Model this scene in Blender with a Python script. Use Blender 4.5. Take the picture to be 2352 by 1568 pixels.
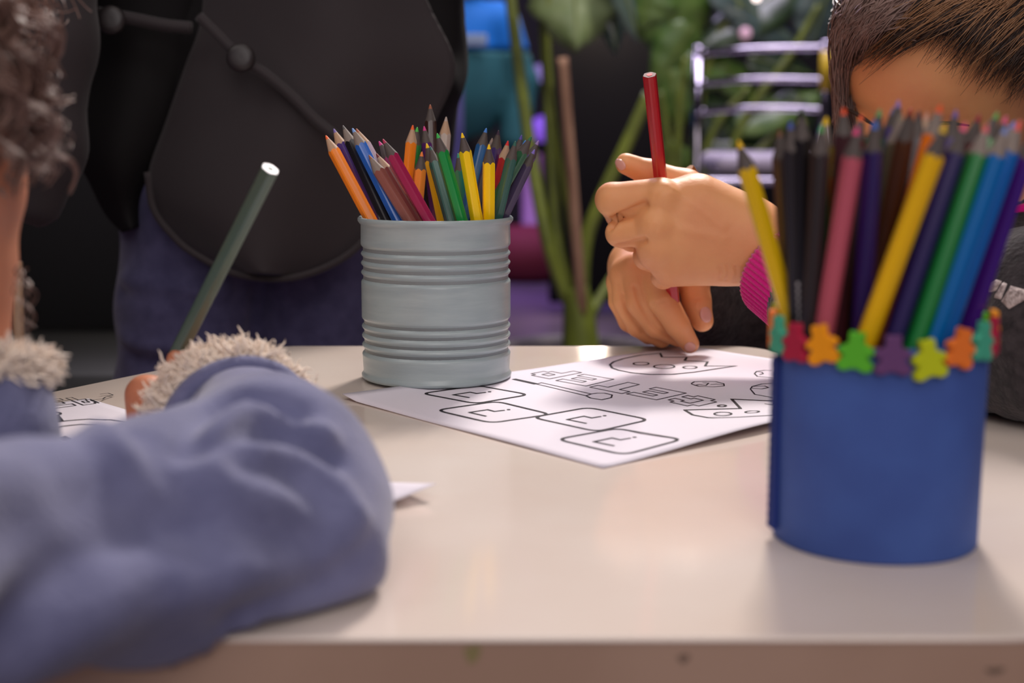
import bpy, math, random
import numpy as np
from mathutils import Vector, Matrix
from mathutils.bvhtree import BVHTree

for _o in list(bpy.data.objects):
    bpy.data.objects.remove(_o)
SC = bpy.context.scene
COL = SC.collection
PI = math.pi
rnd = random.Random(7)
RNG = np.random.default_rng(7)

# ------------------------------------------------------------------ camera
H = 0.148                      # lens height above the table top (z = 0)
PITCH = math.radians(8.6)
FPX = 3267.0                   # focal length in pixels of the 2352 px wide frame
cam_d = bpy.data.cameras.new('camera')
cam_d.sensor_width = 36.0
cam_d.lens = FPX / 2352.0 * 36.0
cam_d.clip_start = 0.02
cam_d.clip_end = 60
cam_d.dof.use_dof = True
cam_d.dof.focus_distance = 0.79
cam_d.dof.aperture_fstop = 6.8
cam_d.dof.aperture_blades = 0
cam = bpy.data.objects.new('camera', cam_d)
COL.objects.link(cam)
cam.location = (0, 0, H)
cam.rotation_euler = (PI / 2 - PITCH, 0, 0)
SC.camera = cam

# ------------------------------------------------------------------ world, lights, exposure
SC.view_settings.view_transform = 'Standard'
SC.view_settings.look = 'None'
SC.view_settings.gamma = 1.0
SC.view_settings.use_curve_mapping = False
SC.view_settings.exposure = 0.0
SC.cycles.use_denoising = True
SC.cycles.max_bounces = 8
SC.cycles.caustics_reflective = False
SC.cycles.caustics_refractive = False

w = bpy.data.worlds.new('world')
SC.world = w
w.use_nodes = True
w.node_tree.nodes['Background'].inputs[0].default_value = (0.62, 0.50, 0.66, 1)
w.node_tree.nodes['Background'].inputs[1].default_value = 0.22


def area(name, loc, target, size, power, color, size_y=None, spread=180):
    l = bpy.data.lights.new(name, 'AREA')
    l.energy = power
    l.color = color
    l.size = size
    l.spread = math.radians(spread)
    if size_y:
        l.shape = 'RECTANGLE'
        l.size_y = size_y
    o = bpy.data.objects.new(name, l)
    COL.objects.link(o)
    o.location = loc
    o.rotation_euler = (Vector(target) - Vector(loc)).to_track_quat('-Z', 'Y').to_euler()
    return o


def spot(name, loc, target, power, color, angle=50, blend=.5, radius=.05):
    l = bpy.data.lights.new(name, 'SPOT')
    l.energy = power
    l.color = color
    l.spot_size = math.radians(angle)
    l.spot_blend = blend
    l.shadow_soft_size = radius
    o = bpy.data.objects.new(name, l)
    COL.objects.link(o)
    o.location = loc
    o.rotation_euler = (Vector(target) - Vector(loc)).to_track_quat('-Z', 'Y').to_euler()
    return o


area('ceiling_light_over_table', (0.40, 2.15, 1.45), (0.08, .75, 0), 0.26, 40, (1.0, .91, .82))
area('ceiling_light_middle', (0.0, .95, 1.75), (0.0, .65, 0), 0.8, 3.5, (1.0, .92, .86))
area('ceiling_light_left', (-1.1, 0.35, 1.7), (-.1, .6, 0), 0.8, 5, (1.0, .92, .88))
area('ceiling_light_right', (1.2, -0.3, 1.7), (.1, .6, .05), 0.9, 6, (1.0, .92, .88))
area('fill_behind_high', (-.1, -.8, 2.1), (0, .7, .05), 1.4, 11, (1.0, .92, .90))  # added fill from behind the camera, lifts the fronts of the tins
area('fill_behind_low', (.2, -1.5, .95), (.05, .7, .05), 1.2, 14, (1.0, .93, .90))  # added low fill, brightens the upright pencils and tins
area('ceiling_light_back', (0.6, 3.2, 2.3), (0.5, 3.6, 0), 1.4, 60, (.88, .80, 1.0))
area('ceiling_light_far', (-.6, 5.2, 2.3), (-.4, 5.0, 0), 1.2, 40, (.72, .62, 1.0))
spot('purple_floor_spot', (-.1, 5.4, 2.2), (.12, 5.6, -.47), 90, (.32, .10, 1.0), 34)
spot('blue_floor_spot', (.4, 5.0, 2.2), (.10, 4.95, -.47), 70, (.16, .10, 1.0), 20)
spot('magenta_floor_spot', (.2, 5.9, 2.2), (.08, 6.6, -.47), 70, (1.0, .10, .22), 22)


# ------------------------------------------------------------------ helpers
def ray(px, py):
    u = (px - 1176.0) / FPX
    v = (py - 784.0) / FPX
    c, s = math.cos(PITCH), math.sin(PITCH)
    return np.array([u, c - v * s, -s - v * c])


def W(px, py, Y):
    """point of the place at depth Y seen at that spot of the photograph"""
    d = ray(px, py)
    return np.array([0, 0, H]) + d * (Y / d[1])


def T(px, py, z=0.0):
    d = ray(px, py)
    return np.array([0, 0, H]) + d * ((z - H) / d[2])


def lin(c):
    r = []
    for v in c:
        v = v / 255.0
        r.append(v / 12.92 if v <= .04045 else ((v + .055) / 1.055) ** 2.4)
    return (r[0], r[1], r[2], 1.0)


def mat(name, col, rough=.5, metal=0.0, spec=.5, coat=0.0, noise=0.0, nscale=20.0, bump=0.0, bscale=200.0, col2=None,
        sheen=0.0, sss=0.0, emit=None, estr=0.0, stretch=None):
    m = bpy.data.materials.new(name)
    m.use_nodes = True
    nt = m.node_tree
    b = nt.nodes['Principled BSDF']
    b.inputs['Base Color'].default_value = lin(col)
    b.inputs['Roughness'].default_value = rough
    b.inputs['Metallic'].default_value = metal
    b.inputs['Specular IOR Level'].default_value = spec
    b.inputs['Coat Weight'].default_value = coat
    b.inputs['Coat Roughness'].default_value = .08
    if sheen:
        b.inputs['Sheen Weight'].default_value = sheen
        b.inputs['Sheen Roughness'].default_value = .5
    if sss:
        b.inputs['Subsurface Weight'].default_value = sss
        b.inputs['Subsurface Radius'].default_value = (.012, .005, .003)
        b.inputs['Subsurface Scale'].default_value = .6
    if emit:
        b.inputs['Emission Color'].default_value = lin(emit)
        b.inputs['Emission Strength'].default_value = estr
    tc = None
    if noise or bump:
        tc = nt.nodes.new('ShaderNodeTexCoord')
        src = tc.outputs['Object']
        if stretch:
            mp = nt.nodes.new('ShaderNodeMapping')
            mp.inputs['Scale'].default_value = stretch
            nt.links.new(src, mp.inputs[0])
            src = mp.outputs[0]
    if noise:
        n = nt.nodes.new('ShaderNodeTexNoise')
        n.inputs['Scale'].default_value = nscale
        n.inputs['Detail'].default_value = 5
        nt.links.new(src, n.inputs['Vector'])
        r = nt.nodes.new('ShaderNodeValToRGB')
        a = lin(col)
        c2 = lin(col2) if col2 else tuple(x * (1 - noise) for x in a[:3]) + (1,)
        r.color_ramp.elements[0].position = .35
        r.color_ramp.elements[1].position = .65
        r.color_ramp.elements[0].color = c2
        r.color_ramp.elements[1].color = a
        nt.links.new(n.outputs['Fac'], r.inputs[0])
        nt.links.new(r.outputs[0], b.inputs['Base Color'])
    if bump:
        n = nt.nodes.new('ShaderNodeTexNoise')
        n.inputs['Scale'].default_value = bscale
        n.inputs['Detail'].default_value = 4
        nt.links.new(src, n.inputs['Vector'])
        bp = nt.nodes.new('ShaderNodeBump')
        bp.inputs['Strength'].default_value = bump
        bp.inputs['Distance'].default_value = .002
        nt.links.new(n.outputs['Fac'], bp.inputs['Height'])
        nt.links.new(bp.outputs[0], b.inputs['Normal'])
    return m


def mesh(name, V, F, smooth=True):
    me = bpy.data.meshes.new(name)
    V = np.asarray(V, dtype=np.float64)
    if isinstance(F, np.ndarray) and F.ndim == 2:
        me.vertices.add(len(V))
        me.vertices.foreach_set('co', V.astype(np.float32).ravel())
        n, k = F.shape
        me.loops.add(n * k)
        me.polygons.add(n)
        me.loops.foreach_set('vertex_index', F.astype(np.int32).ravel())
        me.polygons.foreach_set('loop_start', np.arange(0, n * k, k, dtype=np.int32))
        me.update(calc_edges=True)
    else:
        me.from_pydata([tuple(map(float, v)) for v in V], [], [tuple(int(i) for i in f) for f in F])
        me.update()
    if smooth:
        me.polygons.foreach_set('use_smooth', np.ones(len(me.polygons), dtype=bool))
    me.validate()
    return me


def obj(name, V, F, m, parent=None, smooth=True, label=None, kind=None):
    me = V if isinstance(V, bpy.types.Mesh) else mesh(name, V, F, smooth)
    if m is not None and not me.materials:
        me.materials.append(m)
    o = bpy.data.objects.new(name, me)
    COL.objects.link(o)
    if parent is not None:
        o.parent = parent
        if parent.type == 'EMPTY' and not parent.get('_local'):
            o.matrix_parent_inverse = Matrix.Translation(-Vector(parent.location))
    if label:
        o['label'] = label
    if kind:
        o['kind'] = kind
    return o


def tag(o, label, cat, group=None, kind=None):
    o['label'] = label
    o['category'] = cat
    if group:
        o['group'] = group
    if kind:
        o['kind'] = kind
    return o


def thing(name, label, cat, loc=(0, 0, 0), group=None):
    o = bpy.data.objects.new(name, None)
    o.empty_display_size = .02
    COL.objects.link(o)
    o.location = loc
    return tag(o, label, cat, group)


class MB:
    """collects shapes into one mesh"""
    def __init__(s):
        s.V = []
        s.F = []

    def add(s, V, F):
        n = len(s.V)
        s.V.extend([tuple(v) for v in V])
        s.F.extend([tuple(int(i) + n for i in f) for f in F])
        return s

    def box(s, c, h, R=None, bev=0.0):
        c = np.array(c, float)
        h = np.array(h, float)
        if bev <= 0:
            P = [(x, y, z) for x in (-1, 1) for y in (-1, 1) for z in (-1, 1)]
            V = np.array(P) * h
            F = [(0, 1, 3, 2), (4, 6, 7, 5), (0, 4, 5, 1), (2, 3, 7, 6), (0, 2, 6, 4), (1, 5, 7, 3)]
        else:
            # rounded in plan: a bevelled box by three inset rings
            V = []
            F = []
            ring = []
            for sx, sy in ((1, 1), (-1, 1), (-1, -1), (1, -1)):
                a0 = {(1, 1): 0, (-1, 1): 90, (-1, -1): 180, (1, -1): 270}[(sx, sy)]
                for k in range(4):
                    a = math.radians(a0 + k * 30)
                    ring.append(((h[0] - bev) * sx + bev * math.cos(a), (h[1] - bev) * sy + bev * math.sin(a), math.cos(a), math.sin(a)))
            n = len(ring)
            for z, ins in ((-h[2], bev * .8), (-h[2] + bev * .5, .1 * bev), (-h[2] + bev, 0), (h[2] - bev, 0), (h[2] - bev * .5, .1 * bev), (h[2], bev * .8)):
                for r in ring:
                    V.append((r[0] - r[2] * ins, r[1] - r[3] * ins, z))
            for k in range(5):
                for i in range(n):
                    j = (i + 1) % n
                    F.append((k * n + i, k * n + j, (k + 1) * n + j, (k + 1) * n + i))
            F.append(tuple(range(n))[::-1])
            F.append(tuple(5 * n + i for i in range(n)))
            V = np.array(V)
        if R is not None:
            V = V @ np.array(R).T
        return s.add(V + c, F)

    def lathe(s, prof, c=(0, 0, 0), n=48, close=False):
        V = []
        F = []
        m = len(prof)
        for i in range(n):
            a = 2 * PI * i / n
            for r, z in prof:
                V.append((c[0] + r * math.cos(a), c[1] + r * math.sin(a), c[2] + z))
        for i in range(n):
            j = (i + 1) % n
            for k in range(m - 1):
                F.append((i * m + k, j * m + k, j * m + k + 1, i * m + k + 1))
        return s.add(V, F)

    def tube(s, P, r, sides=8, caps=True):
        V, F = tube(P, r, sides, caps)
        return s.add(V, F)

    def obj(s, name, m, parent=None, smooth=True, **k):
        return obj(name, s.V, s.F, m, parent, smooth, **k)


def tube(P, r, sides=8, caps=True):
    P = np.asarray(P, float)
    n = len(P)
    r = np.broadcast_to(np.asarray(r, float), (n,))
    t = np.gradient(P, axis=0)
    t /= np.maximum(np.linalg.norm(t, axis=1, keepdims=True), 1e-12)
    ref = np.array([0.0, 0, 1]) if abs(t[0, 2]) < .9 else np.array([1.0, 0, 0])
    u = np.cross(t, ref)
    # keep a stable frame along the path
    for i in range(n):
        if i:
            v = u[i - 1] - t[i] * (u[i - 1] @ t[i])
            u[i] = v
        u[i] /= max(np.linalg.norm(u[i]), 1e-12)
    v = np.cross(t, u)
    a = np.arange(sides) * 2 * PI / sides
    V = P[:, None, :] + r[:, None, None] * (np.cos(a)[None, :, None] * u[:, None, :] + np.sin(a)[None, :, None] * v[:, None, :])
    V = V.reshape(-1, 3)
    F = []
    for i in range(n - 1):
        for k in range(sides):
            k2 = (k + 1) % sides
            F.append((i * sides + k, i * sides + k2, (i + 1) * sides + k2, (i + 1) * sides + k))
    if caps:
        F.append(tuple(range(sides))[::-1])
        F.append(tuple((n - 1) * sides + k for k in range(sides)))
    return V, F


def strands(paths, radii, sides=3):
    """many thin tubes of equal point count as one quad mesh: paths (N, n, 3), radii (N, n)"""
    P = np.asarray(paths, float)
    N, n, _ = P.shape
    R = np.broadcast_to(np.asarray(radii, float), (N, n))
    t = np.gradient(P, axis=1)
    t /= np.maximum(np.linalg.norm(t, axis=2, keepdims=True), 1e-12)
    ref = np.tile(np.array([.31, .22, .92]), (N, n, 1))
    u = np.cross(t, ref)
    u /= np.maximum(np.linalg.norm(u, axis=2, keepdims=True), 1e-9)
    v = np.cross(t, u)
    a = np.arange(sides) * 2 * PI / sides
    V = P[:, :, None, :] + R[:, :, None, None] * (np.cos(a)[None, None, :, None] * u[:, :, None, :] + np.sin(a)[None, None, :, None] * v[:, :, None, :])
    i = np.arange(N)[:, None, None] * n * sides
    j = np.arange(n - 1)[None, :, None] * sides
    k = np.arange(sides)[None, None, :]
    k2 = (k + 1) % sides
    F = np.stack([i + j + k, i + j + k2, i + j + sides + k2, i + j + sides + k], axis=-1).reshape(-1, 4)
    return V.reshape(-1, 3), F


def spline(P, n=24):
    """Catmull-Rom through the points"""
    P = np.asarray(P, float)
    if len(P) < 3:
        t = np.linspace(0, 1, n)[:, None]
        return P[0] * (1 - t) + P[-1] * t
    Q = np.vstack([2 * P[0] - P[1], P, 2 * P[-1] - P[-2]])
    out = []
    m = len(P) - 1
    for s in np.linspace(0, m, n):
        i = min(int(s), m - 1)
        t = s - i
        p0, p1, p2, p3 = Q[i], Q[i + 1], Q[i + 2], Q[i + 3]
        out.append(.5 * ((2 * p1) + (-p0 + p2) * t + (2 * p0 - 5 * p1 + 4 * p2 - p3) * t * t + (-p0 + 3 * p1 - 3 * p2 + p3) * t ** 3))
    return np.array(out)


def axis(lo, hi, flo=None, fhi=None, df=.003, dc=.008):
    if flo is None:
        return np.linspace(lo, hi, max(3, int((hi - lo) / dc) + 1))
    a = np.arange(flo, fhi + df * .5, df)
    left = []
    x, d = flo, df
    while x > lo:
        d = min(d * 1.15, dc)
        x -= d
        left.append(x)
    right = []
    x, d = a[-1], df
    while x < hi:
        d = min(d * 1.15, dc)
        x += d
        right.append(x)
    return np.concatenate([np.array(left[::-1]), a, np.array(right)])


class Field:
    """a body grown from smoothly joined limbs, meshed as one continuous surface"""
    def __init__(s, xs, ys, zs):
        s.a = (xs, ys, zs)
        s.f = np.full((len(xs), len(ys), len(zs)), .5, dtype=np.float32)

    def _sl(s, lo, hi, m):
        r = []
        for ax, l, h in zip(s.a, lo, hi):
            i0 = max(0, np.searchsorted(ax, l - m) - 1)
            i1 = min(len(ax), np.searchsorted(ax, h + m) + 1)
            if i1 <= i0:
                return None
            r.append(slice(i0, i1))
        return tuple(r)

    def put(s, fn, lo, hi, k=.006, sub=False, m=None):
        m = k * 1.2 + .012 if m is None else m
        sl = s._sl(lo, hi, m)
        if sl is None:
            return
        X = s.a[0][sl[0]][:, None, None]
        Y = s.a[1][sl[1]][None, :, None]
        Z = s.a[2][sl[2]][None, None, :]
        d = fn(X, Y, Z)
        a = s.f[sl]
        if sub:
            h = np.maximum(k - np.abs(-a - d), 0) / k
            s.f[sl] = -(np.minimum(-a, d) - h * h * k * .25)
        else:
            h = np.maximum(k - np.abs(a - d), 0) / k
            s.f[sl] = np.minimum(a, d) - h * h * k * .25

    def cap(s, a, b, ra, rb=None, k=.006, sub=False):
        rb = ra if rb is None else rb
        a = np.asarray(a, float)
        b = np.asarray(b, float)
        ba = b - a
        L = max(ba @ ba, 1e-12)

        def fn(X, Y, Z):
            x, y, z = X - a[0], Y - a[1], Z - a[2]
            t = np.clip((x * ba[0] + y * ba[1] + z * ba[2]) / L, 0, 1)
            return np.sqrt((x - t * ba[0]) ** 2 + (y - t * ba[1]) ** 2 + (z - t * ba[2]) ** 2) - (ra + (rb - ra) * t)
        r = max(ra, rb)
        s.put(fn, np.minimum(a, b) - r, np.maximum(a, b) + r, k, sub)

    def chain(s, P, R, k=.006):
        for i in range(len(P) - 1):
            s.cap(P[i], P[i + 1], R[i], R[i + 1], k)

    def ell(s, c, r, k=.006, R=None, sub=False):
        c = np.asarray(c, float)
        r = np.asarray(r, float)
        R = np.eye(3) if R is None else np.asarray(R, float)   # rows = local axes

        def fn(X, Y, Z):
            x, y, z = X - c[0], Y - c[1], Z - c[2]
            q = [R[i, 0] * x + R[i, 1] * y + R[i, 2] * z for i in range(3)]
            k0 = np.sqrt(sum((q[i] / r[i]) ** 2 for i in range(3)))
            k1 = np.sqrt(sum((q[i] / r[i] ** 2) ** 2 for i in range(3)))
            return k0 * (k0 - 1) / np.maximum(k1, 1e-6)
        e = np.sqrt(((R * r[:, None]) ** 2).sum(0))
        s.put(fn, c - e, c + e, k, sub)

    def half(s, p, n, k=.004, sub=True, lo=None, hi=None):
        """take away the side of the plane that n points to"""
        p = np.asarray(p, float)
        n = np.asarray(n, float)
        n = n / np.linalg.norm(n)

        def fn(X, Y, Z):
            return -((X - p[0]) * n[0] + (Y - p[1]) * n[1] + (Z - p[2]) * n[2])
        lo = [ax[0] for ax in s.a] if lo is None else lo
        hi = [ax[-1] for ax in s.a] if hi is None else hi
        s.put(fn, lo, hi, k, sub, m=0)

    def mesh(s, smooth=1):
        f = s.f
        nx, ny, nz = f.shape
        f = f.copy()
        f[0], f[-1], f[:, 0], f[:, -1], f[:, :, 0], f[:, :, -1] = (np.abs(f[0]) + 1e-4, np.abs(f[-1]) + 1e-4, np.abs(f[:, 0]) + 1e-4,
                                                                   np.abs(f[:, -1]) + 1e-4, np.abs(f[:, :, 0]) + 1e-4, np.abs(f[:, :, -1]) + 1e-4)
        S = f < 0
        cnt = np.zeros((nx - 1, ny - 1, nz - 1), np.int8)
        for i in (0, 1):
            for j in (0, 1):
                for k in (0, 1):
                    cnt += S[i:nx - 1 + i, j:ny - 1 + j, k:nz - 1 + k]
        act = (cnt > 0) & (cnt < 8)
        I, J, K = np.nonzero(act)
        idx = np.full(act.shape, -1, np.int64)
        idx[I, J, K] = np.arange(len(I))
        acc = np.zeros((len(I), 3))
        num = np.zeros(len(I))
        C = [(a, b, c) for a in (0, 1) for b in (0, 1) for c in (0, 1)]
        for p in C:
            for ax in range(3):
                if p[ax]:
                    continue
                q = list(p)
                q[ax] = 1
                f0 = f[I + p[0], J + p[1], K + p[2]]
                f1 = f[I + q[0], J + q[1], K + q[2]]
                mk = (f0 < 0) != (f1 < 0)
                t = np.where(mk, f0 / np.where(mk, f0 - f1, 1), 0)
                pos = np.empty((len(I), 3))
                for d, g, base in zip(range(3), s.a, (I, J, K)):
                    x0 = g[base + p[d]]
                    x1 = g[base + q[d]]
                    pos[:, d] = x0 + (x1 - x0) * t
                acc += pos * mk[:, None]
                num += mk
        V = acc / num[:, None]
        F = []
        for ax in range(3):
            sl0 = [slice(None)] * 3
            sl1 = [slice(None)] * 3
            sl0[ax] = slice(0, -1)
            sl1[ax] = slice(1, None)
            a = S[tuple(sl0)]
            b = S[tuple(sl1)]
            d = a != b
            o1, o2 = [(1, 2), (2, 0), (0, 1)][ax]
            e = np.array(np.nonzero(d))
            ok = (e[o1] > 0) & (e[o2] > 0) & (e[o1] < idx.shape[o1]) & (e[o2] < idx.shape[o2])
            e = e[:, ok]
            flip = a[tuple(e)]
            q = []
            for da, db in ((-1, -1), (0, -1), (0, 0), (-1, 0)):
                c = e.copy()
                c[o1] += da
                c[o2] += db
                q.append(idx[tuple(c)])
            q = np.stack(q, 1)
            q[~flip] = q[~flip][:, ::-1]
            F.append(q)
        F = np.concatenate(F)
        F = F[(F >= 0).all(1)]
        for _ in range(smooth):
            A = np.zeros_like(V)
            n = np.zeros(len(V))
            for c in range(4):
                x, y = F[:, c], F[:, (c + 1) % 4]
                for d in range(3):
                    A[:, d] += np.bincount(x, V[y, d], len(V)) + np.bincount(y, V[x, d], len(V))
                n += np.bincount(x, minlength=len(V)) + np.bincount(y, minlength=len(V))
            V = V * .4 + .6 * A / np.maximum(n, 1)[:, None]
        return V, F


def vnormals(V, F):
    N = np.zeros_like(V)
    n = np.cross(V[F[:, 2]] - V[F[:, 0]], V[F[:, 3]] - V[F[:, 1]])
    for c in range(4):
        for d in range(3):
            N[:, d] += np.bincount(F[:, c], n[:, d], len(V))
    return N / np.maximum(np.linalg.norm(N, axis=1, keepdims=True), 1e-12)


def ripple(V, F, amp, wl, seed=0, n=7, aniso=None):
    """cloth unevenness: a sum of slow waves along the normals"""
    g = np.random.default_rng(seed)
    N = vnormals(V, F)
    h = np.zeros(len(V))
    for i in range(n):
        d = g.normal(size=3)
        if aniso is not None:
            d = d * np.array(aniso)
        d /= np.linalg.norm(d)
        L = wl * g.uniform(.6, 1.7)
        ph = g.uniform(0, 6.28)
        warp = .6 * np.sin(V @ g.normal(size=3) * 2 * PI / (wl * 2.2))
        h += np.sin(V @ d * 2 * PI / L + ph + warp) * g.uniform(.4, 1)
    h = h / n * 1.6
    h = np.sign(h) * np.abs(h) ** 1.0
    return V + N * (amp * h)[:, None]


def frame(f, up=(0, 0, 1)):
    f = np.asarray(f, float)
    f = f / np.linalg.norm(f)
    u = np.asarray(up, float) - f * (np.asarray(up, float) @ f)
    u /= np.linalg.norm(u)
    r = np.cross(u, f)
    return np.array([r, f, u])      # rows: side, face, crown


def catmull_closed(P, n):
    P = [np.asarray(p, float) for p in P]
    m = len(P)
    out = []
    for s in np.linspace(0, m, n, endpoint=False):
        i = int(s)
        t = s - i
        p0, p1, p2, p3 = P[(i - 1) % m], P[i % m], P[(i + 1) % m], P[(i + 2) % m]
        out.append(.5 * ((2 * p1) + (-p0 + p2) * t + (2 * p0 - 5 * p1 + 4 * p2 - p3) * t * t + (-p0 + 3 * p1 - 3 * p2 + p3) * t ** 3))
    return np.array(out)


def groove(V, F, curves, bv=None):
    """creases drawn over a surface: each curve is a list of spots of the photograph, a width and a depth (negative: pressed in)"""
    bv = BVHTree.FromPolygons([tuple(v) for v in V], [tuple(q) for q in F])
    N = vnormals(V, F)
    o = Vector((0, 0, H))
    for P, wd, dep in curves:
        Q = spline([(p[0], p[1], 0) for p in P], 26)
        S = []
        for q in Q:
            h = bv.ray_cast(o, Vector(ray(q[0], q[1])).normalized())
            if h[0] is not None:
                S.append(np.array(h[0]))
        if len(S) < 2:
            continue
        S = np.array(S)
        lo, hi = S.min(0) - 3 * wd, S.max(0) + 3 * wd
        k = np.nonzero(((V > lo) & (V < hi)).all(1))[0]
        D = np.full(len(k), 9.0)
        for i in range(len(S) - 1):
            if np.linalg.norm(S[i + 1] - S[i]) > .012:
                continue
            ba = S[i + 1] - S[i]
            x = V[k] - S[i]
            t = np.clip((x @ ba) / max(ba @ ba, 1e-12), 0, 1)
            D = np.minimum(D, np.linalg.norm(x - t[:, None] * ba, axis=1))
        V = V.copy()
        V[k] += N[k] * (dep * np.exp(-(D / wd) ** 2))[:, None]
    return V


def over_table(V, z=.0012, m=.004):
    """nothing soft goes into the table top"""
    V = V.copy()
    x, y = np.abs(V[:, 0] - 0.0), np.abs(V[:, 1] - .679)
    ap = .323 * math.cos(PI / 6) + m
    inside = (y < ap) & (x * math.cos(PI / 6) + y * .5 < ap)
    k = inside & (V[:, 2] < z) & (V[:, 2] > -.06)
    V[k, 2] = z
    return V


# ------------------------------------------------------------------ materials
M = {}
M['table'] = mat('beige_laminate', (228, 216, 206), .11, spec=.5, noise=.05, nscale=6, col2=(221, 204, 192), bump=.015, bscale=30)
M['table_side'] = mat('table_edge', (172, 142, 122), .5, noise=.06, nscale=14, col2=(162, 132, 112))
M['metal_dark'] = mat('dark_metal', (40, 38, 40), .4, .8)
M['paper'] = mat('white_paper', (224, 218, 228), .8, spec=.2, bump=.05, bscale=60)
M['ink'] = mat('black_ink', (28, 24, 30), .7, spec=.2)
M['tin'] = mat('grey_paint', (164, 178, 179), .28, spec=.5, noise=.08, nscale=26, col2=(152, 166, 169), bump=.06, bscale=90, stretch=(1, 1, 8))
M['tin_in'] = mat('tin_inside', (130, 138, 140), .5)
M['foam_blue'] = mat('blue_foam', (68, 96, 166), .72, spec=.25, noise=.08, nscale=30, col2=(62, 86, 154), bump=.05, bscale=300)
M['foam_dark'] = mat('dark_blue_foam', (34, 52, 120), .75, spec=.2)
for nm, c in dict(teal=(74, 172, 140), crimson=(176, 36, 68), amber=(246, 158, 26), green=(92, 184, 48), purple=(104, 66, 112),
                  lime=(190, 200, 30), orange=(236, 122, 48)).items():
    M['bear_' + nm] = mat(nm + '_foam', c, .75, spec=.2, bump=.05, bscale=500)
M['skin'] = mat('warm_skin', (228, 164, 110), .48, spec=.35, sss=.2, noise=.06, nscale=26, col2=(220, 150, 102), bump=.10, bscale=260)
M['skin2'] = mat('tan_skin', (206, 138, 106), .5, spec=.35, sss=.2, noise=.05, nscale=18, col2=(196, 128, 98), bump=.05, bscale=220)
M['skin3'] = mat('light_skin', (206, 156, 130), .5, spec=.35, sss=.2, bump=.04, bscale=200)
M['nail'] = mat('nail', (216, 160, 146), .25, spec=.6)
M['eye'] = mat('eye_white', (230, 226, 220), .2)
M['iris'] = mat('dark_iris', (40, 24, 16), .15)
M['lip'] = mat('lip', (176, 92, 84), .45)
M['hair'] = mat('dark_brown_hair', (70, 49, 38), .36, spec=.5, noise=.4, nscale=60, col2=(44, 31, 26))
M['hair_base'] = mat('hair_shade', (56, 40, 32), .6, spec=.3)
M['hair_sheen'] = mat('hair_sheen_brown', (160, 116, 80), .38, spec=.5)
M['curl'] = mat('curly_brown_hair', (130, 100, 88), .42, spec=.5)
M['curl_base'] = mat('curl_shade', (50, 36, 32), .6, spec=.3)
M['sweat'] = mat('charcoal_knit', (62, 56, 58), .95, spec=.1, sheen=.25, noise=.35, nscale=160, col2=(40, 36, 38), bump=.5, bscale=420)
M['pink'] = mat('magenta_rib', (206, 8, 122), .85, spec=.15, sheen=.3, bump=.3, bscale=500)
M['glitter'] = mat('silver_glitter', (206, 190, 186), .45, .35, noise=.4, nscale=500, col2=(150, 134, 130), bump=.6, bscale=900)
M['blue_cloth'] = mat('blue_cloth', (114, 116, 150), .95, spec=.12, sheen=.3, noise=.10, nscale=60, col2=(100, 102, 136), bump=.35, bscale=420)
M['fleece'] = mat('cream_fleece', (240, 224, 208), .95, spec=.1, sheen=.3)
M['coat'] = mat('black_cloth', (50, 44, 46), .72, spec=.25, sheen=.12, bump=.12, bscale=500)
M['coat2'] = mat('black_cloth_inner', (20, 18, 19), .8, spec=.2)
M['button'] = mat('black_button', (44, 39, 40), .38, spec=.4)
M['jeans'] = mat('navy_denim', (86, 84, 118), .9, spec=.15, sheen=.2, noise=.2, nscale=70, col2=(72, 70, 102), bump=.25, bscale=500)
M['black'] = mat('matt_black', (15, 12, 14), .8, spec=.2)
M['leather'] = mat('black_leather', (9, 8, 9), .5, spec=.5, bump=.1, bscale=120)
M['floor'] = mat('dark_floor', (120, 104, 118), .30, noise=.2, nscale=3, col2=(96, 82, 98))
M['wall'] = mat('dark_wall', (34, 28, 38), .8, noise=.2, nscale=2)
M['ceiling'] = mat('grey_ceiling', (70, 66, 74), .9, noise=.1, nscale=2)
M['chrome'] = mat('chrome', (196, 188, 202), .14, 1.0)
M['seat'] = mat('white_vinyl', (214, 202, 218), .35)
M['yellow'] = mat('yellow_reflection', (214, 180, 40), .45)  # colour of a yellow reflection in the chrome post
M['leaf'] = mat('leaf_green', (100, 124, 56), .32, spec=.5, noise=.25, nscale=14, col2=(72, 104, 40), bump=.1, bscale=40)
M['leaf_pale'] = mat('leaf_pale_green', (124, 138, 94), .3, spec=.5, noise=.25, nscale=14, col2=(98, 116, 74), bump=.1, bscale=40)
M['leaf_dark'] = mat('leaf_dark_green', (56, 74, 44), .25, spec=.6, noise=.25, nscale=12, col2=(42, 58, 36), bump=.1, bscale=40)
M['leaf_grey'] = mat('leaf_grey_green', (84, 100, 92), .22, spec=.6, noise=.2, nscale=12, col2=(64, 80, 72), bump=.1, bscale=40)
M['stem'] = mat('stem_olive', (116, 128, 44), .45, noise=.2, nscale=20, col2=(94, 104, 40))
M['stake'] = mat('wooden_stake', (164, 128, 104), .8, noise=.3, nscale=30, col2=(110, 76, 60), stretch=(1, 1, .2))
M['soil'] = mat('soil', (44, 34, 30), .95, noise=.5, nscale=60, bump=.6, bscale=80)
M['pot'] = mat('grey_pot', (92, 84, 88), .6)
M['lilac'] = mat('lilac_fabric', (104, 100, 168), .8, noise=.1, nscale=3)
M['red'] = mat('red_plastic', (150, 20, 36), .4)
M['beech'] = mat('pale_wood', (196, 160, 128), .5, noise=.15, nscale=30, stretch=(1, 1, .15))


# ------------------------------------------------------------------ the room
def struct(o):
    o['kind'] = 'structure'
    return o


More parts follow.
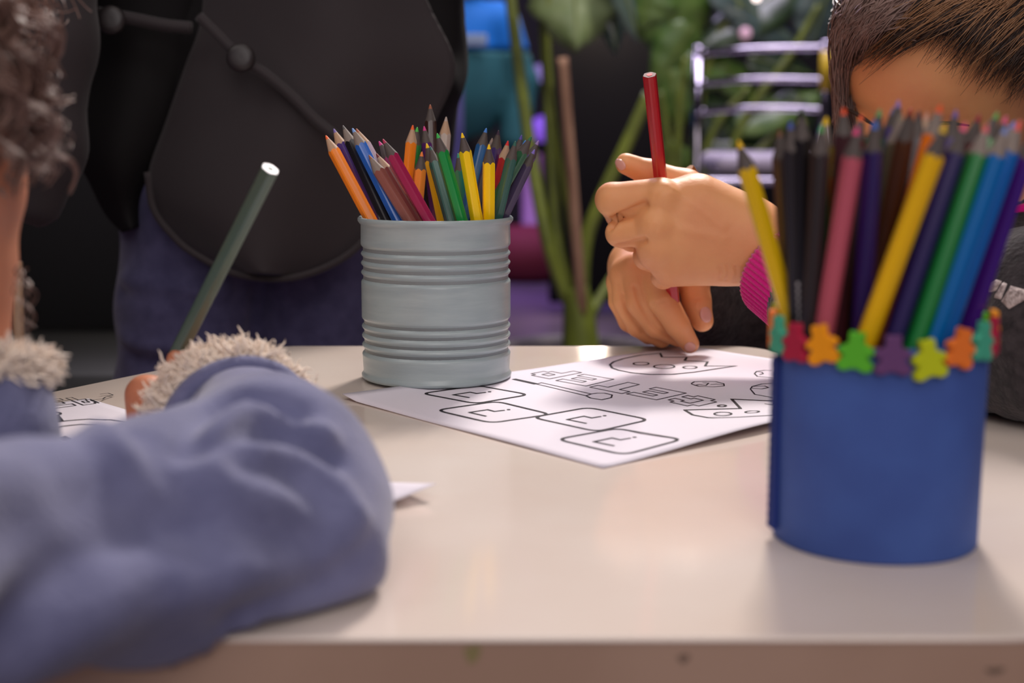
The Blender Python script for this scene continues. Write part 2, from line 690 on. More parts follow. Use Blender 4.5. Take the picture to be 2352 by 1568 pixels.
FZ = -0.47
mb = MB().box((0, 3.0, FZ - .05), (4.2, 4.6, .05))
struct(mb.obj('floor', M['floor'], smooth=False))
mb = MB().box((0, 3.0, 2.55), (4.2, 4.6, .05))
struct(mb.obj('ceiling', M['ceiling'], smooth=False))
mb = MB().box((0, 7.55, 1.04), (4.2, .05, 1.5))
struct(mb.obj('wall_back', M['wall'], smooth=False))
mb = MB().box((-4.15, 3.0, 1.04), (.05, 4.5, 1.5))
struct(mb.obj('wall_left', M['wall'], smooth=False))
mb = MB().box((4.15, 3.0, 1.04), (.05, 4.5, 1.5))
struct(mb.obj('wall_right', M['wall'], smooth=False))
mb = MB().box((0, 7.485, FZ + .06), (4.1, .014, .06))
struct(mb.obj('baseboard_back', M['black'], smooth=False))

# black partition screen behind the plants
PX0, PX1, PY = W(1262, 300, 4.7)[0], W(2300, 300, 4.7)[0], 4.7
pt = thing('partition_screen', 'black freestanding screen behind the potted plant and the chrome chair', 'screen', ((PX0 + PX1) / 2, PY, FZ))
MB().box(((PX0 + PX1) / 2, PY, FZ + .50), ((PX1 - PX0) / 2, .02, .46), bev=.006).obj('panel', M['black'], pt)
for sx in (PX0 + .12, PX1 - .12):
    MB().box((sx, PY, FZ + .02), (.03, .16, .02), bev=.008).obj('foot', M['metal_dark'], pt)

# ------------------------------------------------------------------ the table: a hexagonal children's table
TX, TY, TS, TH = 0.0, .679, .323, .032


def hexagon(side, rad, n=6):
    R = []
    ap = side
    for k in range(6):
        a = math.radians(60 * k)
        vx, vy = ap * math.cos(a), ap * math.sin(a)
        # rounded corner: centre on the diagonal
        cd = ap - rad / math.cos(math.radians(30))
        cx, cy = cd * math.cos(a), cd * math.sin(a)
        for i in range(n + 1):
            b = a + math.radians(-30 + 60 * i / n)
            R.append((cx + rad * math.cos(b), cy + rad * math.sin(b)))
    return np.array(R)


tb = thing('activity_table', 'beige laminate hexagonal childrens table the tins and papers stand on', 'table', (TX, TY, FZ))
hx = hexagon(TS + .0, .03)
prof = [(.0011, 0.0), (.0003, -.0003), (0.0, -.0011), (0.0, -.0014)]
V, F = [], []
n = len(hx)
nrm = hx / np.linalg.norm(hx, axis=1, keepdims=True)
for ins, z in prof:
    for p, q in zip(hx, nrm):
        V.append((p[0] - q[0] * ins + TX, p[1] - q[1] * ins + TY, z))
for k in range(len(prof) - 1):
    for i in range(n):
        j = (i + 1) % n
        F.append((k * n + i, (k + 1) * n + i, (k + 1) * n + j, k * n + j))
F.append(tuple(range(n)))
obj('tabletop', V, F, M['table'], tb, smooth=False)
V, F = [], []
for ins, z in ((0.0005, -.0014), (.0005, -TH + .003), (.0035, -TH)):
    for p, q in zip(hx, nrm):
        V.append((p[0] - q[0] * ins + TX, p[1] - q[1] * ins + TY, z))
for k in range(2):
    for i in range(n):
        j = (i + 1) % n
        F.append((k * n + i, (k + 1) * n + i, (k + 1) * n + j, k * n + j))
F.append(tuple(2 * n + i for i in range(n))[::-1])
obj('edge_band', V, F, M['table_side'], tb, smooth=False)
for k in range(6):
    a = math.radians(60 * k)
    x, y = TX + .24 * math.cos(a), TY + .24 * math.sin(a)
    MB().tube([(x, y, -TH), (x + .03 * math.cos(a), y + .03 * math.sin(a), FZ)], [.014, .012], 12).obj('leg', M['metal_dark'], tb)

# crayon smudges left on the front edge
for nm, px, py, hx_, hz_, c in (('green_smudge', 1085, 1502, .0022, .0034, (140, 128, 84)), ('dark_smudge', 1570, 1512, .0016, .0016, (120, 98, 82)), ('dark_smudge', 2285, 1540, .0026, .0012, (112, 92, 76))):
    yf = TY - TS * math.cos(PI / 6) + .0004
    c0_ = W(px, py, yf)
    P = [(c0_[0] + hx_ * math.cos(t) * (1 + .3 * math.sin(3 * t)), c0_[2] + hz_ * math.sin(t) * (1 + .25 * math.sin(2 * t + 1))) for t in np.linspace(0, 2 * PI, 18, endpoint=False)]
    V = [(x, yf - .0001, z) for x, z in P] + [(x, yf + .0004, z) for x, z in P]
    F = [tuple(range(18))] + [(i, 18 + i, 18 + (i + 1) % 18, (i + 1) % 18) for i in range(18)]
    obj(nm, V, F, mat(nm, c, .6, noise=.15, nscale=300), tb, smooth=False)

# ------------------------------------------------------------------ printed sheets
PZ = 0.0006


def sheet(name, C, nu, nv, lift, m):
    """C: four corners (xy) in order; lift(u,v) -> z"""
    C = [np.array(c[:2], float) for c in C]
    th = .00025
    V, F = [], []
    for side in (0, 1):
        for i in range(nu + 1):
            for j in range(nv + 1):
                u, v = i / nu, j / nv
                p = (C[0] * (1 - u) + C[1] * u) * (1 - v) + (C[3] * (1 - u) + C[2] * u) * v
                V.append((p[0], p[1], lift(u, v) - (th if side else 0)))
    k = (nu + 1) * (nv + 1)
    idx = lambda i, j, s: s * k + i * (nv + 1) + j
    for i in range(nu):
        for j in range(nv):
            F.append((idx(i, j, 0), idx(i, j + 1, 0), idx(i + 1, j + 1, 0), idx(i + 1, j, 0))[::-1])
            F.append((idx(i, j, 1), idx(i, j + 1, 1), idx(i + 1, j + 1, 1), idx(i + 1, j, 1)))
    for i in range(nu):
        F.append((idx(i, 0, 0), idx(i, 0, 1), idx(i + 1, 0, 1), idx(i + 1, 0, 0)))
        F.append((idx(i, nv, 0), idx(i + 1, nv, 0), idx(i + 1, nv, 1), idx(i, nv, 1)))
    for j in range(nv):
        F.append((idx(0, j, 0), idx(0, j + 1, 0), idx(0, j + 1, 1), idx(0, j, 1)))
        F.append((idx(nu, j, 0), idx(nu, j, 1), idx(nu, j + 1, 1), idx(nu, j + 1, 0)))
    return V, F


class Ink:
    """lines printed on a sheet: flat ribbons lying on the paper"""
    def __init__(s, zfn):
        s.mb = MB()
        s.z = zfn

    def line(s, P, w=.0011, closed=False):
        P = [np.array(p[:2], float) for p in P]
        n = len(P)
        L, R = [], []
        for i in range(n):
            a = P[(i - 1) % n] if (closed or i) else P[i]
            b = P[(i + 1) % n] if (closed or i < n - 1) else P[i]
            t1 = P[i] - a
            t2 = b - P[i]
            l1, l2 = np.linalg.norm(t1), np.linalg.norm(t2)
            t1 = t1 / l1 if l1 > 1e-9 else t2 / max(l2, 1e-9)
            t2 = t2 / l2 if l2 > 1e-9 else t1
            m = np.array([-(t1 + t2)[1], (t1 + t2)[0]])
            lm = np.linalg.norm(m)
            m = m / lm if lm > 1e-6 else np.array([-t1[1], t1[0]])
            c = max(.45, abs(m @ np.array([-t1[1], t1[0]])))
            L.append(P[i] + m * w / 2 / c)
            R.append(P[i] - m * w / 2 / c)
        V = [(p[0], p[1], s.z(p)) for p in L] + [(p[0], p[1], s.z(p)) for p in R]
        F = []
        for i in range(n if closed else n - 1):
            j = (i + 1) % n
            F.append((i, n + i, n + j, j))
        s.mb.add(V, F)

    def fill(s, P):
        V = [(p[0], p[1], s.z(p)) for p in P]
        s.mb.add(V, [tuple(range(len(V)))])

    def px(s, P, w=.0011, closed=False):
        s.line([T(*p)[:2] for p in P], w, closed)

    def ring(s, c, rx, ry, w=.0011, n=20):
        s.px([(c[0] + rx * math.cos(2 * PI * i / n), c[1] + ry * math.sin(2 * PI * i / n)) for i in range(n)], w, True)


# sheet under the hands
N0 = T(1385, 1077)[:2]
N1 = T(786, 917)[:2]
e1 = (N1 - N0) / np.linalg.norm(N1 - N0)
e2 = np.array([-e1[1], e1[0]])
if e2[0] < 0:
    e2 = -e2
e2 = e2 / np.linalg.norm(e2)
e2 = np.array([.74, .672]) / np.linalg.norm([.74, .672])
Cq = [N0, N1, N1 + e2 * .285, N0 + e2 * .285]


def lift1(u, v):
    z = PZ + .0004 * math.sin(5 * u + 2 * v) ** 2
    z += .0035 * max(0, .16 - u) / .16 * (math.sin(v * 3.8) ** 2 if v < .82 else 0)        # the near right edge curls up a little
    z += .0022 * max(0, u - .93) / .07 * max(0, .5 - v) / .5
    return z


sh = thing('printed_sheet', 'white printed colouring sheet lying under the hands beside the grey tin', 'paper', (N0[0], N0[1], 0))
V, F = sheet('s', Cq, 30, 40, lift1, M['paper'])
obj('paper_sheet', V, F, M['paper'], sh)


def z1(p):
    d = np.array(p[:2]) - N0
    # skewed coordinates of the sheet
    A = np.array([N1 - N0, e2 * .285]).T
    u, v = np.linalg.solve(A, d)
    return lift1(min(max(u, 0), 1), min(max(v, 0), 1)) + .00025


ink = Ink(z1)


def rounded(C, f=.17, n=5):
    C = [np.array(c[:2]) for c in C]
    cen = sum(C) / 4
    C = [cen + (c - cen) * 1.07 for c in C]
    out = []
    for i in range(4):
        a, b, c = C[i - 1], C[i], C[(i + 1) % 4]
        for k in range(n + 1):
            t = k / n
            p0, p1 = b + (a - b) * f, b + (c - b) * f
            out.append((1 - t) ** 2 * p0 + 2 * t * (1 - t) * b + t * t * p1)
    return out


D0 = [(1288, 1014), (1432, 1047), (1558, 1019), (1419, 990)]
G0 = [(1411, 1029), (1364, 1019), (1406, 1010.5), (1425, 1015), (1449, 1011)]
DOT = (1457.5, 1009.2)
A0 = np.array([T(*p)[:2] for p in D0])
for tile in ([(976, 908), (1092, 929), (1207, 910), (1098, 891)], [(1010, 945.5), (1129, 973), (1257, 954), (1141, 926.5)],
             [(1231, 962), (1369, 994), (1483, 968), (1352, 940)], D0):
    B = np.array([T(*p)[:2] for p in tile])
    # affine map from the last tile
    X = np.c_[A0, np.ones(4)]
    Q = np.linalg.lstsq(X, B, rcond=None)[0]
    mp = lambda p: np.array([*T(*p)[:2], 1]) @ Q
    ink.line(rounded(B), .0018, True)
    ink.line([mp(p) for p in G0], .0014)
    d = mp(DOT)
    ink.fill([d + .0011 * np.array([math.cos(t), math.sin(t)]) for t in np.linspace(0, 2 * PI, 10, endpoint=False)])

# outlined capitals, read from the far side of the table: C E T E P
GL = {
    'C': [(0, .2), (.2, .2), (.2, 0), (.8, 0), (.8, .14), (1, .14), (1, .38), (.68, .38), (.68, .26), (.36, .26), (.36, .74), (.68, .74), (.68, .62), (1, .62), (1, .84), (.8, .84), (.8, 1), (.2, 1), (.2, .84), (0, .84)],
    'E': [(0, 0), (1, 0), (1, .24), (.36, .24), (.36, .4), (.86, .4), (.86, .6), (.36, .6), (.36, .76), (1, .76), (1, 1), (0, 1)],
    'T': [(0, 0), (1, 0), (1, .28), (.68, .28), (.68, 1), (.32, 1), (.32, .28), (0, .28)],
    'P': [(0, 0), (.8, 0), (.8, .12), (1, .12), (1, .5), (.8, .5), (.8, .62), (.36, .62), (.36, 1), (0, 1)],
    'p': [(.36, .22), (.66, .22), (.66, .42), (.36, .42)],
}


def letter(I, g, ts, bs, te, wd=.0008):
    ts, bs, te = [np.array(T(*p)[:2]) for p in (ts, bs, te)]
    for q in ([g, 'p'] if g == 'P' else [g]):
        I.line([ts + (te - ts) * x + (bs - ts) * y for x, y in GL[q]], wd, True)


letter(ink, 'C', (1592, 939), (1656, 924), (1526, 923))
letter(ink, 'E', (1508, 921), (1576, 905.5), (1439, 907.5))
letter(ink, 'T', (1428, 907), (1492, 891), (1355, 893))
letter(ink, 'E', (1346, 890.5), (1410, 875), (1277, 878))
letter(ink, 'P', (1262, 874), (1336, 859), (1211, 863))
# long pointed bar
ink.px([(1180, 874), (1232, 886)], .0032)
ink.px([(1232, 886), (1346, 912), (1358, 908), (1244, 883)], .0008, True)
ink.px([(1346, 912), (1356, 917), (1382, 921), (1404, 916), (1406, 910), (1388, 906), (1372, 906), (1358, 908)], .0009)
# jagged eggshells with spots


def egg(P, spots):
    ink.px(P, .0015, True)
    for c, r in spots:
        ink.px([(c[0] + r * math.cos(t), c[1] + r * .2 * math.sin(t)) for t in np.linspace(0, 2 * PI, 14, endpoint=False)], .0011, True)


t8 = lambda X, Y: (1350 + X / 4.9, 780 + Y / 4.9)
egg([t8(*p) for p in ((250, 295), (275, 335), (350, 362), (500, 393), (700, 411), (950, 410), (1200, 385), (1450, 347), (1668, 315), (1320, 315), (1350, 265), (1090, 250), (1115, 212), (835, 210), (815, 165), (600, 185), (400, 225), (290, 262))],
    [(t8(600, 285), 18), (t8(860, 320), 24), (t8(1150, 330), 16)])
egg([t8(*p) for p in ((1090, 810), (1180, 868), (1350, 900), (1700, 912), (2080, 916), (2450, 905), (2620, 850), (2300, 800), (2330, 730), (2080, 708), (1620, 685), (1720, 795))],
    [(t8(1520, 857), 20), (t8(1850, 840), 16)])
for P in ([(2080, 365), (1990, 362), (1900, 375), (1875, 400), (1910, 430), (2080, 442)], [(1905, 375), (1960, 385), (1975, 400), (1930, 410)],
          [(2080, 505), (1960, 512), (1850, 540), (1830, 570), (1880, 630), (2080, 668)], [(1860, 540), (1990, 535), (2035, 552), (1960, 568), (1850, 560)],
          [(1165, 510), (1200, 490), (1300, 485), (1440, 488), (1530, 510), (1535, 535), (1420, 545), (1250, 540), (1165, 515)],
          [(1200, 530), (1250, 520), (1330, 530), (1360, 505), (1290, 500)], [(1380, 520), (1450, 515), (1520, 520)], [(1990, 740), (2080, 755)]):
    ink.px([t8(*p) for p in P], .0008)
ink.ring(t8(1510, 763), 9, 2.2, .0014)
ink.mb.obj('printed_drawing', M['ink'], sh, smooth=False)

# sheet under the blue sleeves
K = T(1002, 1112, .006)[:2]
fa = np.array([.72, .694])
fa /= np.linalg.norm(fa)
fb = np.array([-fa[1], fa[0]])
Cl = [K, K + fb * .290, K + fb * .290 - fa * .205, K - fa * .205]


def lift2(u, v):
    return PZ + .0005 * math.sin(4 * u + 3 * v) ** 2 + .0058 * max(0, .12 - u) / .12 * max(0, .20 - v) / .20


sl = thing('printed_sheet', 'white printed colouring sheet half hidden under the blue sleeves', 'paper', (K[0], K[1], 0))
V, F = sheet('s', Cl, 34, 30, lift2, M['paper'])
obj('paper_sheet', V, F, M['paper'], sl)
A2 = np.array([fb * .290, -fa * .205]).T


def z2(p):
    u, v = np.linalg.solve(A2, np.array(p[:2]) - K)
    return lift2(min(max(u, 0), 1), min(max(v, 0), 1)) + .00025


ink = Ink(z2)
t6 = lambda X, Y: (X / 3.136, 550 + Y / 3.136)
letter(ink, 'P', t6(600, 1205), t6(475, 1157), t6(715, 1188), .0008)
letter(ink, 'E', t6(325, 1240), t6(210, 1190), t6(548, 1208), .0008)
ink.px([t6(*p) for p in ((715, 1188), (655, 1170), (740, 1162), (760, 1148), (815, 1133), (780, 1120), (720, 1128))], .0008)
ink.ring(t6(395, 1268), 14, 3.6, .0013)
ink.px([t6(*p) for p in ((405, 1278), (440, 1322))], .003)
ink.px([t6(*p) for p in ((350, 1338), (480, 1318), (640, 1304), (800, 1308), (960, 1325), (1060, 1345))], .0012)
ink.px([t6(*p) for p in ((372, 1378), (450, 1358), (580, 1342), (700, 1340))], .0012)
ink.fill([T(*t6(*p))[:2] for p in ((425, 1438), (470, 1424), (515, 1440), (500, 1458), (450, 1456))])
ink.mb.obj('printed_drawing', M['ink'], sl, smooth=False)

# ------------------------------------------------------------------ grey tin
GC = np.array([-.0447, .833, PZ + .0009])
gt = thing('grey_tin', 'pale grey painted ribbed tin full of coloured pencils behind the printed sheet', 'can', tuple(GC))
R0 = .0438
prof = [(0.0, .0008), (R0 - .003, .0008), (R0 - .0008, 0.0), (R0 + .0004, .0006), (R0 + .0006, .0022), (R0 - .0004, .0034), (R0 - .0006, .005)]


def rib(z0, k, pitch=.0055, amp=.0018):
    o = []
    for i in range(k * 8 + 1):
        t = i / 8
        o.append((R0 - amp * .5 * (1 - math.cos(2 * PI * t)), z0 + pitch * t))
    return o


prof += [(R0 - .0001, .0135)] + rib(.0142, 4) + [(R0, .0375), (R0, .0560)] + rib(.0568, 4) + [(R0, .0800), (R0 - .0002, .0900), (R0 + .0008, .0912), (R0 + .0016, .0924), (R0 + .0016, .0938), (R0 + .0008, .0946), (R0 - .0004, .0944), (R0 - .0012, .0925)]
mb = MB().lathe(prof, GC, 96)
mb.obj('tin_body', M['tin'], gt)
mb = MB().lathe([(R0 - .0012, .0925), (R0 - .0014, .002), (0, .0018)], GC, 64)
mb.obj('tin_lining', M['tin_in'], gt)

# ------------------------------------------------------------------ blue tin with foam bears
BC = np.array([.132, .503, .0002])
BR, BH = .0362, .0745
bt = thing('blue_tin', 'blue foam covered tin with a band of foam bears round its rim', 'can', tuple(BC))
mb = MB().lathe([(0, .0006), (BR - .002, .0006), (BR - .0004, 0), (BR, .0008), (BR + .0008, BH - .001), (BR + .0006, BH), (BR - .0012, BH), (BR - .0014, .003), (0, .0028)], BC, 96)
mb.obj('foam_cover', M['foam_blue'], bt)
# overlapping scalloped end of the foam sheet at the left side
sa = math.radians(-90 - 100 + 15)
V, F = [], []
ns = 60
for i in range(ns + 1):
    z = .004 + (BH - .012) * i / ns
    for k, (da, rr) in enumerate(((0, .0004), (.10, .0006), (.17, .0010), (.17, .0028), (.10, .0026), (0, .0022))):
        a = math.pi * 1.02 + .10 - da * 1.0
        wig = .0007 * math.sin(i * 1.9) if k in (2, 3) else 0
        r = BR + rr + wig * .3
        a2 = a + wig * 12
        V.append((BC[0] + r * math.cos(a2), BC[1] + r * math.sin(a2), BC[2] + z))
for i in range(ns):
    for k in range(6):
        k2 = (k + 1) % 6
        F.append((i * 6 + k, i * 6 + k2, (i + 1) * 6 + k2, (i + 1) * 6 + k))
F.append(tuple(range(6)))
F.append(tuple(ns * 6 + k for k in range(6))[::-1])
obj('foam_flap', V, F, M['foam_dark'], bt, smooth=False)

# bears
half = [(0, .5), (.10, .50), (.155, .52), (.21, .49), (.205, .42), (.215, .33), (.20, .25), (.26, .215), (.40, .16), (.475, .10), (.485, .02), (.42, -.03), (.335, -.015), (.33, -.06), (.37, -.14), (.45, -.20), (.49, -.29), (.455, -.385), (.35, -.43), (.23, -.43), (.14, -.385), (.06, -.365), (0, -.365)]
outl = half + [(-x, y) for x, y in half[-2:0:-1]]
bear_me = {}


def bear_mesh(m):
    P = catmull_closed([np.array([x, y]) for x, y in outl], 66) * np.array([.0124, .0142])
    n = len(P)
    V, F = [], []
    th = .0026
    for y, sc in ((0, 1.0), (-th * .75, 1.0), (-th, .93)):
        for p in P:
            V.append((p[0] * sc, y, p[1] * sc))
    for k in range(2):
        for i in range(n):
            j = (i + 1) % n
            F.append((k * n + i, k * n + j, (k + 1) * n + j, (k + 1) * n + i))
    F.append(tuple(2 * n + i for i in range(n)))
    F.append(tuple(range(n))[::-1])
    me = mesh('bear_sticker', V, F, False)
    me.materials.append(m)
    return me


cyc = ['purple', 'lime', 'orange', 'teal', 'crimson', 'amber', 'green']
seq = {-5: 'amber'}
front = ['orange', 'teal', 'crimson', 'amber', 'green', 'purple', 'lime', 'orange', 'teal', 'crimson']
tilt = [0, 4, 3, 14, -3, 0, 10, -14, -8, 0]
dz = [0.0016, .001, 0, .0008, -.0006, -.0012, -.0026, .0006, .0018, .002]
allb = front + ['amber', 'green', 'purple', 'lime', 'orange', 'teal', 'crimson', 'amber', 'green', 'lime']
for k in range(20):
    c = allb[k]
    a = math.radians(-84 + 18 * k - 14.7)
    if c not in bear_me:
        bear_me[c] = bear_mesh(M['bear_' + c])
    o = obj('bear_sticker', bear_me[c], None, None, bt, label='%s foam bear' % c)
    o.matrix_parent_inverse = Matrix.Translation(-BC)
    r = BR + .0009
    o.location = (BC[0] + r * math.sin(a), BC[1] - r * math.cos(a), .0737 + (dz[k] if k < 10 else (.003 if k in (10, 18, 19) else .001)))
    o.rotation_euler = (0, math.radians(-(tilt[k] if k < 10 else 0)), a)

# ------------------------------------------------------------------ coloured pencils
WOODS = dict(d=mat('dark_stained_wood', (86, 76, 72), .65, noise=.2, nscale=90, stretch=(1, 1, .1)),
             n=mat('natural_wood', (196, 160, 130), .65, noise=.15, nscale=90, stretch=(1, 1, .1)),
             g=mat('grey_wood', (140, 126, 116), .65, noise=.15, nscale=90, stretch=(1, 1, .1)))
PM = {}


def pmat(c, lead=False):
    key = (tuple(c), lead)
    if key not in PM:
        PM[key] = mat('pencil_lead' if lead else 'pencil_lacquer', c, .55 if lead else .3, spec=.4 if lead else .5, coat=0 if lead else .25)
    return PM[key]


def pencil(P, Q, col, lead, wood, label, group, rad=.0036, tip=True, roll=0.0, name='coloured_pencil', end_wood=None):
    """P the sharpened tip, Q the other end"""
    P, Q = np.array(P, float), np.array(Q, float)
    L = np.linalg.norm(P - Q)
    e = thing(name, label, 'pencil', tuple(Q), group)
    e['_local'] = 1
    e.rotation_mode = 'QUATERNION'
    e.rotation_quaternion = Vector((P - Q) / L).to_track_quat('Z', 'Y')
    n = 24
    ang = [2 * PI * i / n + roll for i in range(n)]
    ap = rad * .90

    def rho(a):
        q = ((a - roll) % (PI / 3)) - PI / 6
        return min(ap / math.cos(q), rad)
    ta = rad / .0122
    s0 = .0012                       # blunt tip
    V, F = [], []
    for a in ang:
        V.append((rho(a) * math.cos(a) * .97, rho(a) * math.sin(a) * .97, 0))
    for a in ang:
        V.append((rho(a) * math.cos(a), rho(a) * math.sin(a), .0004))
    for a in ang:
        r = rho(a)
        V.append((r * math.cos(a), r * math.sin(a), L + s0 - r / ta))
    for k in range(2):
        for i in range(n):
            j = (i + 1) % n
            F.append((k * n + i, k * n + j, (k + 1) * n + j, (k + 1) * n + i))
    obj('barrel', V, F, pmat(col), e, smooth=False)
    V = []
    for a in ang:
        r = rho(a)
        V.append((r * math.cos(a), r * math.sin(a), L + s0 - r / ta))
    rl = .00115
    for a in ang:
        V.append((rl * math.cos(a), rl * math.sin(a), L + s0 - rl / ta))
    Fw = [(i, (i + 1) % n, n + (i + 1) % n, n + i) for i in range(n)]
    obj('sharpened_wood', V, Fw, WOODS[wood], e, smooth=False)
    m = 10
    V, F = [], []
    for r, z in [(rl, L + s0 - rl / ta), (.0006, L + s0 - .0006 / ta), (.00035, L - .0002), (0.0001, L)]:
        for i in range(m):
            V.append((r * math.cos(2 * PI * i / m), r * math.sin(2 * PI * i / m), z))
    for k in range(3):
        for i in range(m):
            j = (i + 1) % m
            F.append((k * m + i, k * m + j, (k + 1) * m + j, (k + 1) * m + i))
    F.append(tuple(3 * m + i for i in range(m)))
    obj('lead', V, F, pmat(lead, True), e)
    # the uncut end, with its core
    V = [(rho(a) * math.cos(a) * .93, rho(a) * math.sin(a) * .93, -.0001) for a in ang] + [(rho(a) * math.cos(a) * .95, rho(a) * math.sin(a) * .95, .0002) for a in ang]
    F = [tuple(range(n))[::-1]] + [(i, (i + 1) % n, n + (i + 1) % n, n + i) for i in range(n)]
    obj('cut_end', V, F, end_wood or WOODS[wood], e, smooth=False)
    if end_wood is not None:
        rc_ = rad * .40
        V = [(rc_ * math.cos(2 * PI * i / m), rc_ * math.sin(2 * PI * i / m), z) for z in (-.00025, .0001) for i in range(m)]
        F = [tuple(range(m))[::-1]] + [(i, (i + 1) % m, m + (i + 1) % m, m + i) for i in range(m)]
        obj('core', V, F, pmat(lead, True), e, smooth=False)
    return e


g1 = 'coloured pencils in the grey tin'
GREY = [
 ((-1087, 8384, 1427), (-335, 8000, 76), (248, 136, 24), (246, 104, 40), 'n', 'orange pencil at the outer left edge of the grey tin'),
 ((-1049, 8455, 1465), (-386, 8099, 76), (76, 52, 128), (120, 100, 170), 'n', 'violet pencil second from the outer left of the grey tin'),
 ((-970, 8242, 1485), (-369, 7960, 211), (28, 26, 30), (90, 86, 84), 'g', 'black pencil between the violet and blue ones in the grey tin'),
 ((-904, 8138, 1470), (-289, 7986, 248), (36, 98, 190), (120, 160, 220), 'g', 'bright blue pencil leaning left over the front of the grey tin'),
 ((-897, 8278, 1467), (-142, 8122, 76), (196, 176, 190), (170, 96, 70), 'n', 'pale pink pencil tucked behind the bright blue one in the grey tin'),
 ((-803, 8041, 1321), (-301, 7981, 501), (140, 84, 74), (150, 96, 70), 'g', 'faded red-brown pencil at the front of the grey tin'),
 ((-776, 8197, 1327), (-162, 8081, 289), (124, 50, 42), (130, 56, 46), 'n', 'brick-red pencil just behind the faded red-brown one in the grey tin'),
 ((-767, 8272, 1395), (-114, 8151, 239), (160, 44, 106), (214, 60, 140), 'd', 'magenta pencil beside the crimson one in the grey tin'),
 ((-719, 7991, 1410), (-279, 7991, 616), (158, 28, 76), (176, 50, 86), 'd', 'thick crimson pencil slanting across the front of the grey tin'),
 ((-582, 8441, 1487), (-724, 8444, 76), (250, 140, 30), (248, 104, 40), 'n', 'orange pencil with orange point standing behind the crimson one in the grey tin'),
 ((-563, 8540, 1475), (-713, 8555, 76), (40, 140, 66), (80, 190, 80), 'd', 'green pencil mostly hidden behind the upright orange one in the grey tin'),
 ((-522, 8310, 1335), (-643, 8323, 76), (250, 150, 60), (240, 130, 60), 'd', 'short light orange pencil in the middle of the grey tin'),
 ((-495, 8720, 1610), (-462, 8512, 76), (64, 40, 34), (160, 90, 60), 'd', 'dark brown pencil, tallest in the grey tin'),
 ((-526, 8603, 1480), (-343, 8475, 76), (90, 44, 110), (214, 60, 140), 'd', 'pencil with a pink point in front of the tallest one in the grey tin'),
 ((-398, 8710, 1537), (-513, 8703, 76), (200, 186, 176), (190, 170, 160), 'n', 'pencil with pale wood and a whitish point at the back of the grey tin'),
 ((-415, 7957, 1442), (-199, 8044, 636), (20, 140, 62), (60, 180, 80), 'd', 'bright green pencil slanting over the front of the grey tin'),
 ((-501, 8426, 1381), (-248, 8505, 76), (250, 200, 30), (250, 210, 30), 'd', 'slim yellow pencil behind the dark green one in the grey tin'),
 ((-476, 8351, 1365), (-214, 8032, 460), (48, 98, 88), (50, 100, 90), 'd', 'dark green pencil left of the bright green one in the grey tin'),
 ((-278, 7989, 1444), (-144, 8103, 611), (252, 208, 10), (252, 206, 20), 'd', 'long yellow pencil at the front of the grey tin'),
 ((-129, 8036, 1381), (-144, 8283, 76), (252, 208, 10), (252, 206, 20), 'd', 'shorter upright yellow pencil at the front of the grey tin'),
 ((-149, 8344, 1470), (-485, 8222, 76), (40, 92, 150), (70, 130, 210), 'd', 'steel-blue pencil with a blue point behind the yellow ones in the grey tin'),
 ((-79, 8466, 1457), (-216, 8630, 587), (70, 50, 110), (60, 40, 60), 'd', 'violet pencil with dark point behind the shorter yellow one in the grey tin'),
 ((-23, 8423, 1396), (-328, 8648, 76), (190, 40, 44), (226, 50, 50), 'n', 'red pencil with pale wood at the back right of the grey tin'),
 ((20, 8157, 1397), (-295, 8314, 76), (44, 88, 80), (50, 100, 86), 'd', 'bottle-green pencil beside the shorter yellow one in the grey tin'),
 ((56, 8359, 1430), (-297, 8402, 76), (70, 50, 128), (90, 76, 160), 'd', 'violet pencil beside the bottle-green one in the grey tin'),
 ((78, 8332, 1400), (-347, 8372, 76), (110, 40, 40), (70, 130, 210), 'd', 'pencil with a sky-blue point at the right of the grey tin'),
 ((112, 8215, 1423), (-640, 8453, 76), (40, 90, 60), (50, 110, 66), 'd', 'dark green pencil at the far back right of the grey tin'),
 ((131, 8284, 1348), (-467, 8327, 76), (70, 58, 86), (130, 110, 190), 'd', 'grey-violet pencil leaning out at the right of the grey tin'),
 ((157, 8470, 1396), (-543, 8367, 76), (90, 70, 140), (150, 120, 180), 'd', 'lilac pencil, outermost at the right of the grey tin'),
 ((-321, 8523, 1321), (-171, 8457, 76), (50, 130, 110), (60, 150, 120), 'd', 'teal pencil between the bright green and long yellow ones in the grey tin'),
 ((-253, 8586, 1338), (-332, 8691, 609), (36, 44, 92), (50, 60, 120), 'd', 'navy pencil behind the long yellow one in the grey tin'),
 ((-118, 8618, 1410), (-426, 8587, 76), (120, 110, 104), (150, 130, 116), 'g', 'grey pencil behind the steel-blue one in the grey tin'),
]
for k, (p, q, c, l, wd, lab) in enumerate(GREY):
    pencil(np.array(p) / 1e4, np.array(q) / 1e4 + np.array([0, 0, .0]), c, l, wd, lab, g1, .0036, roll=k * .7)

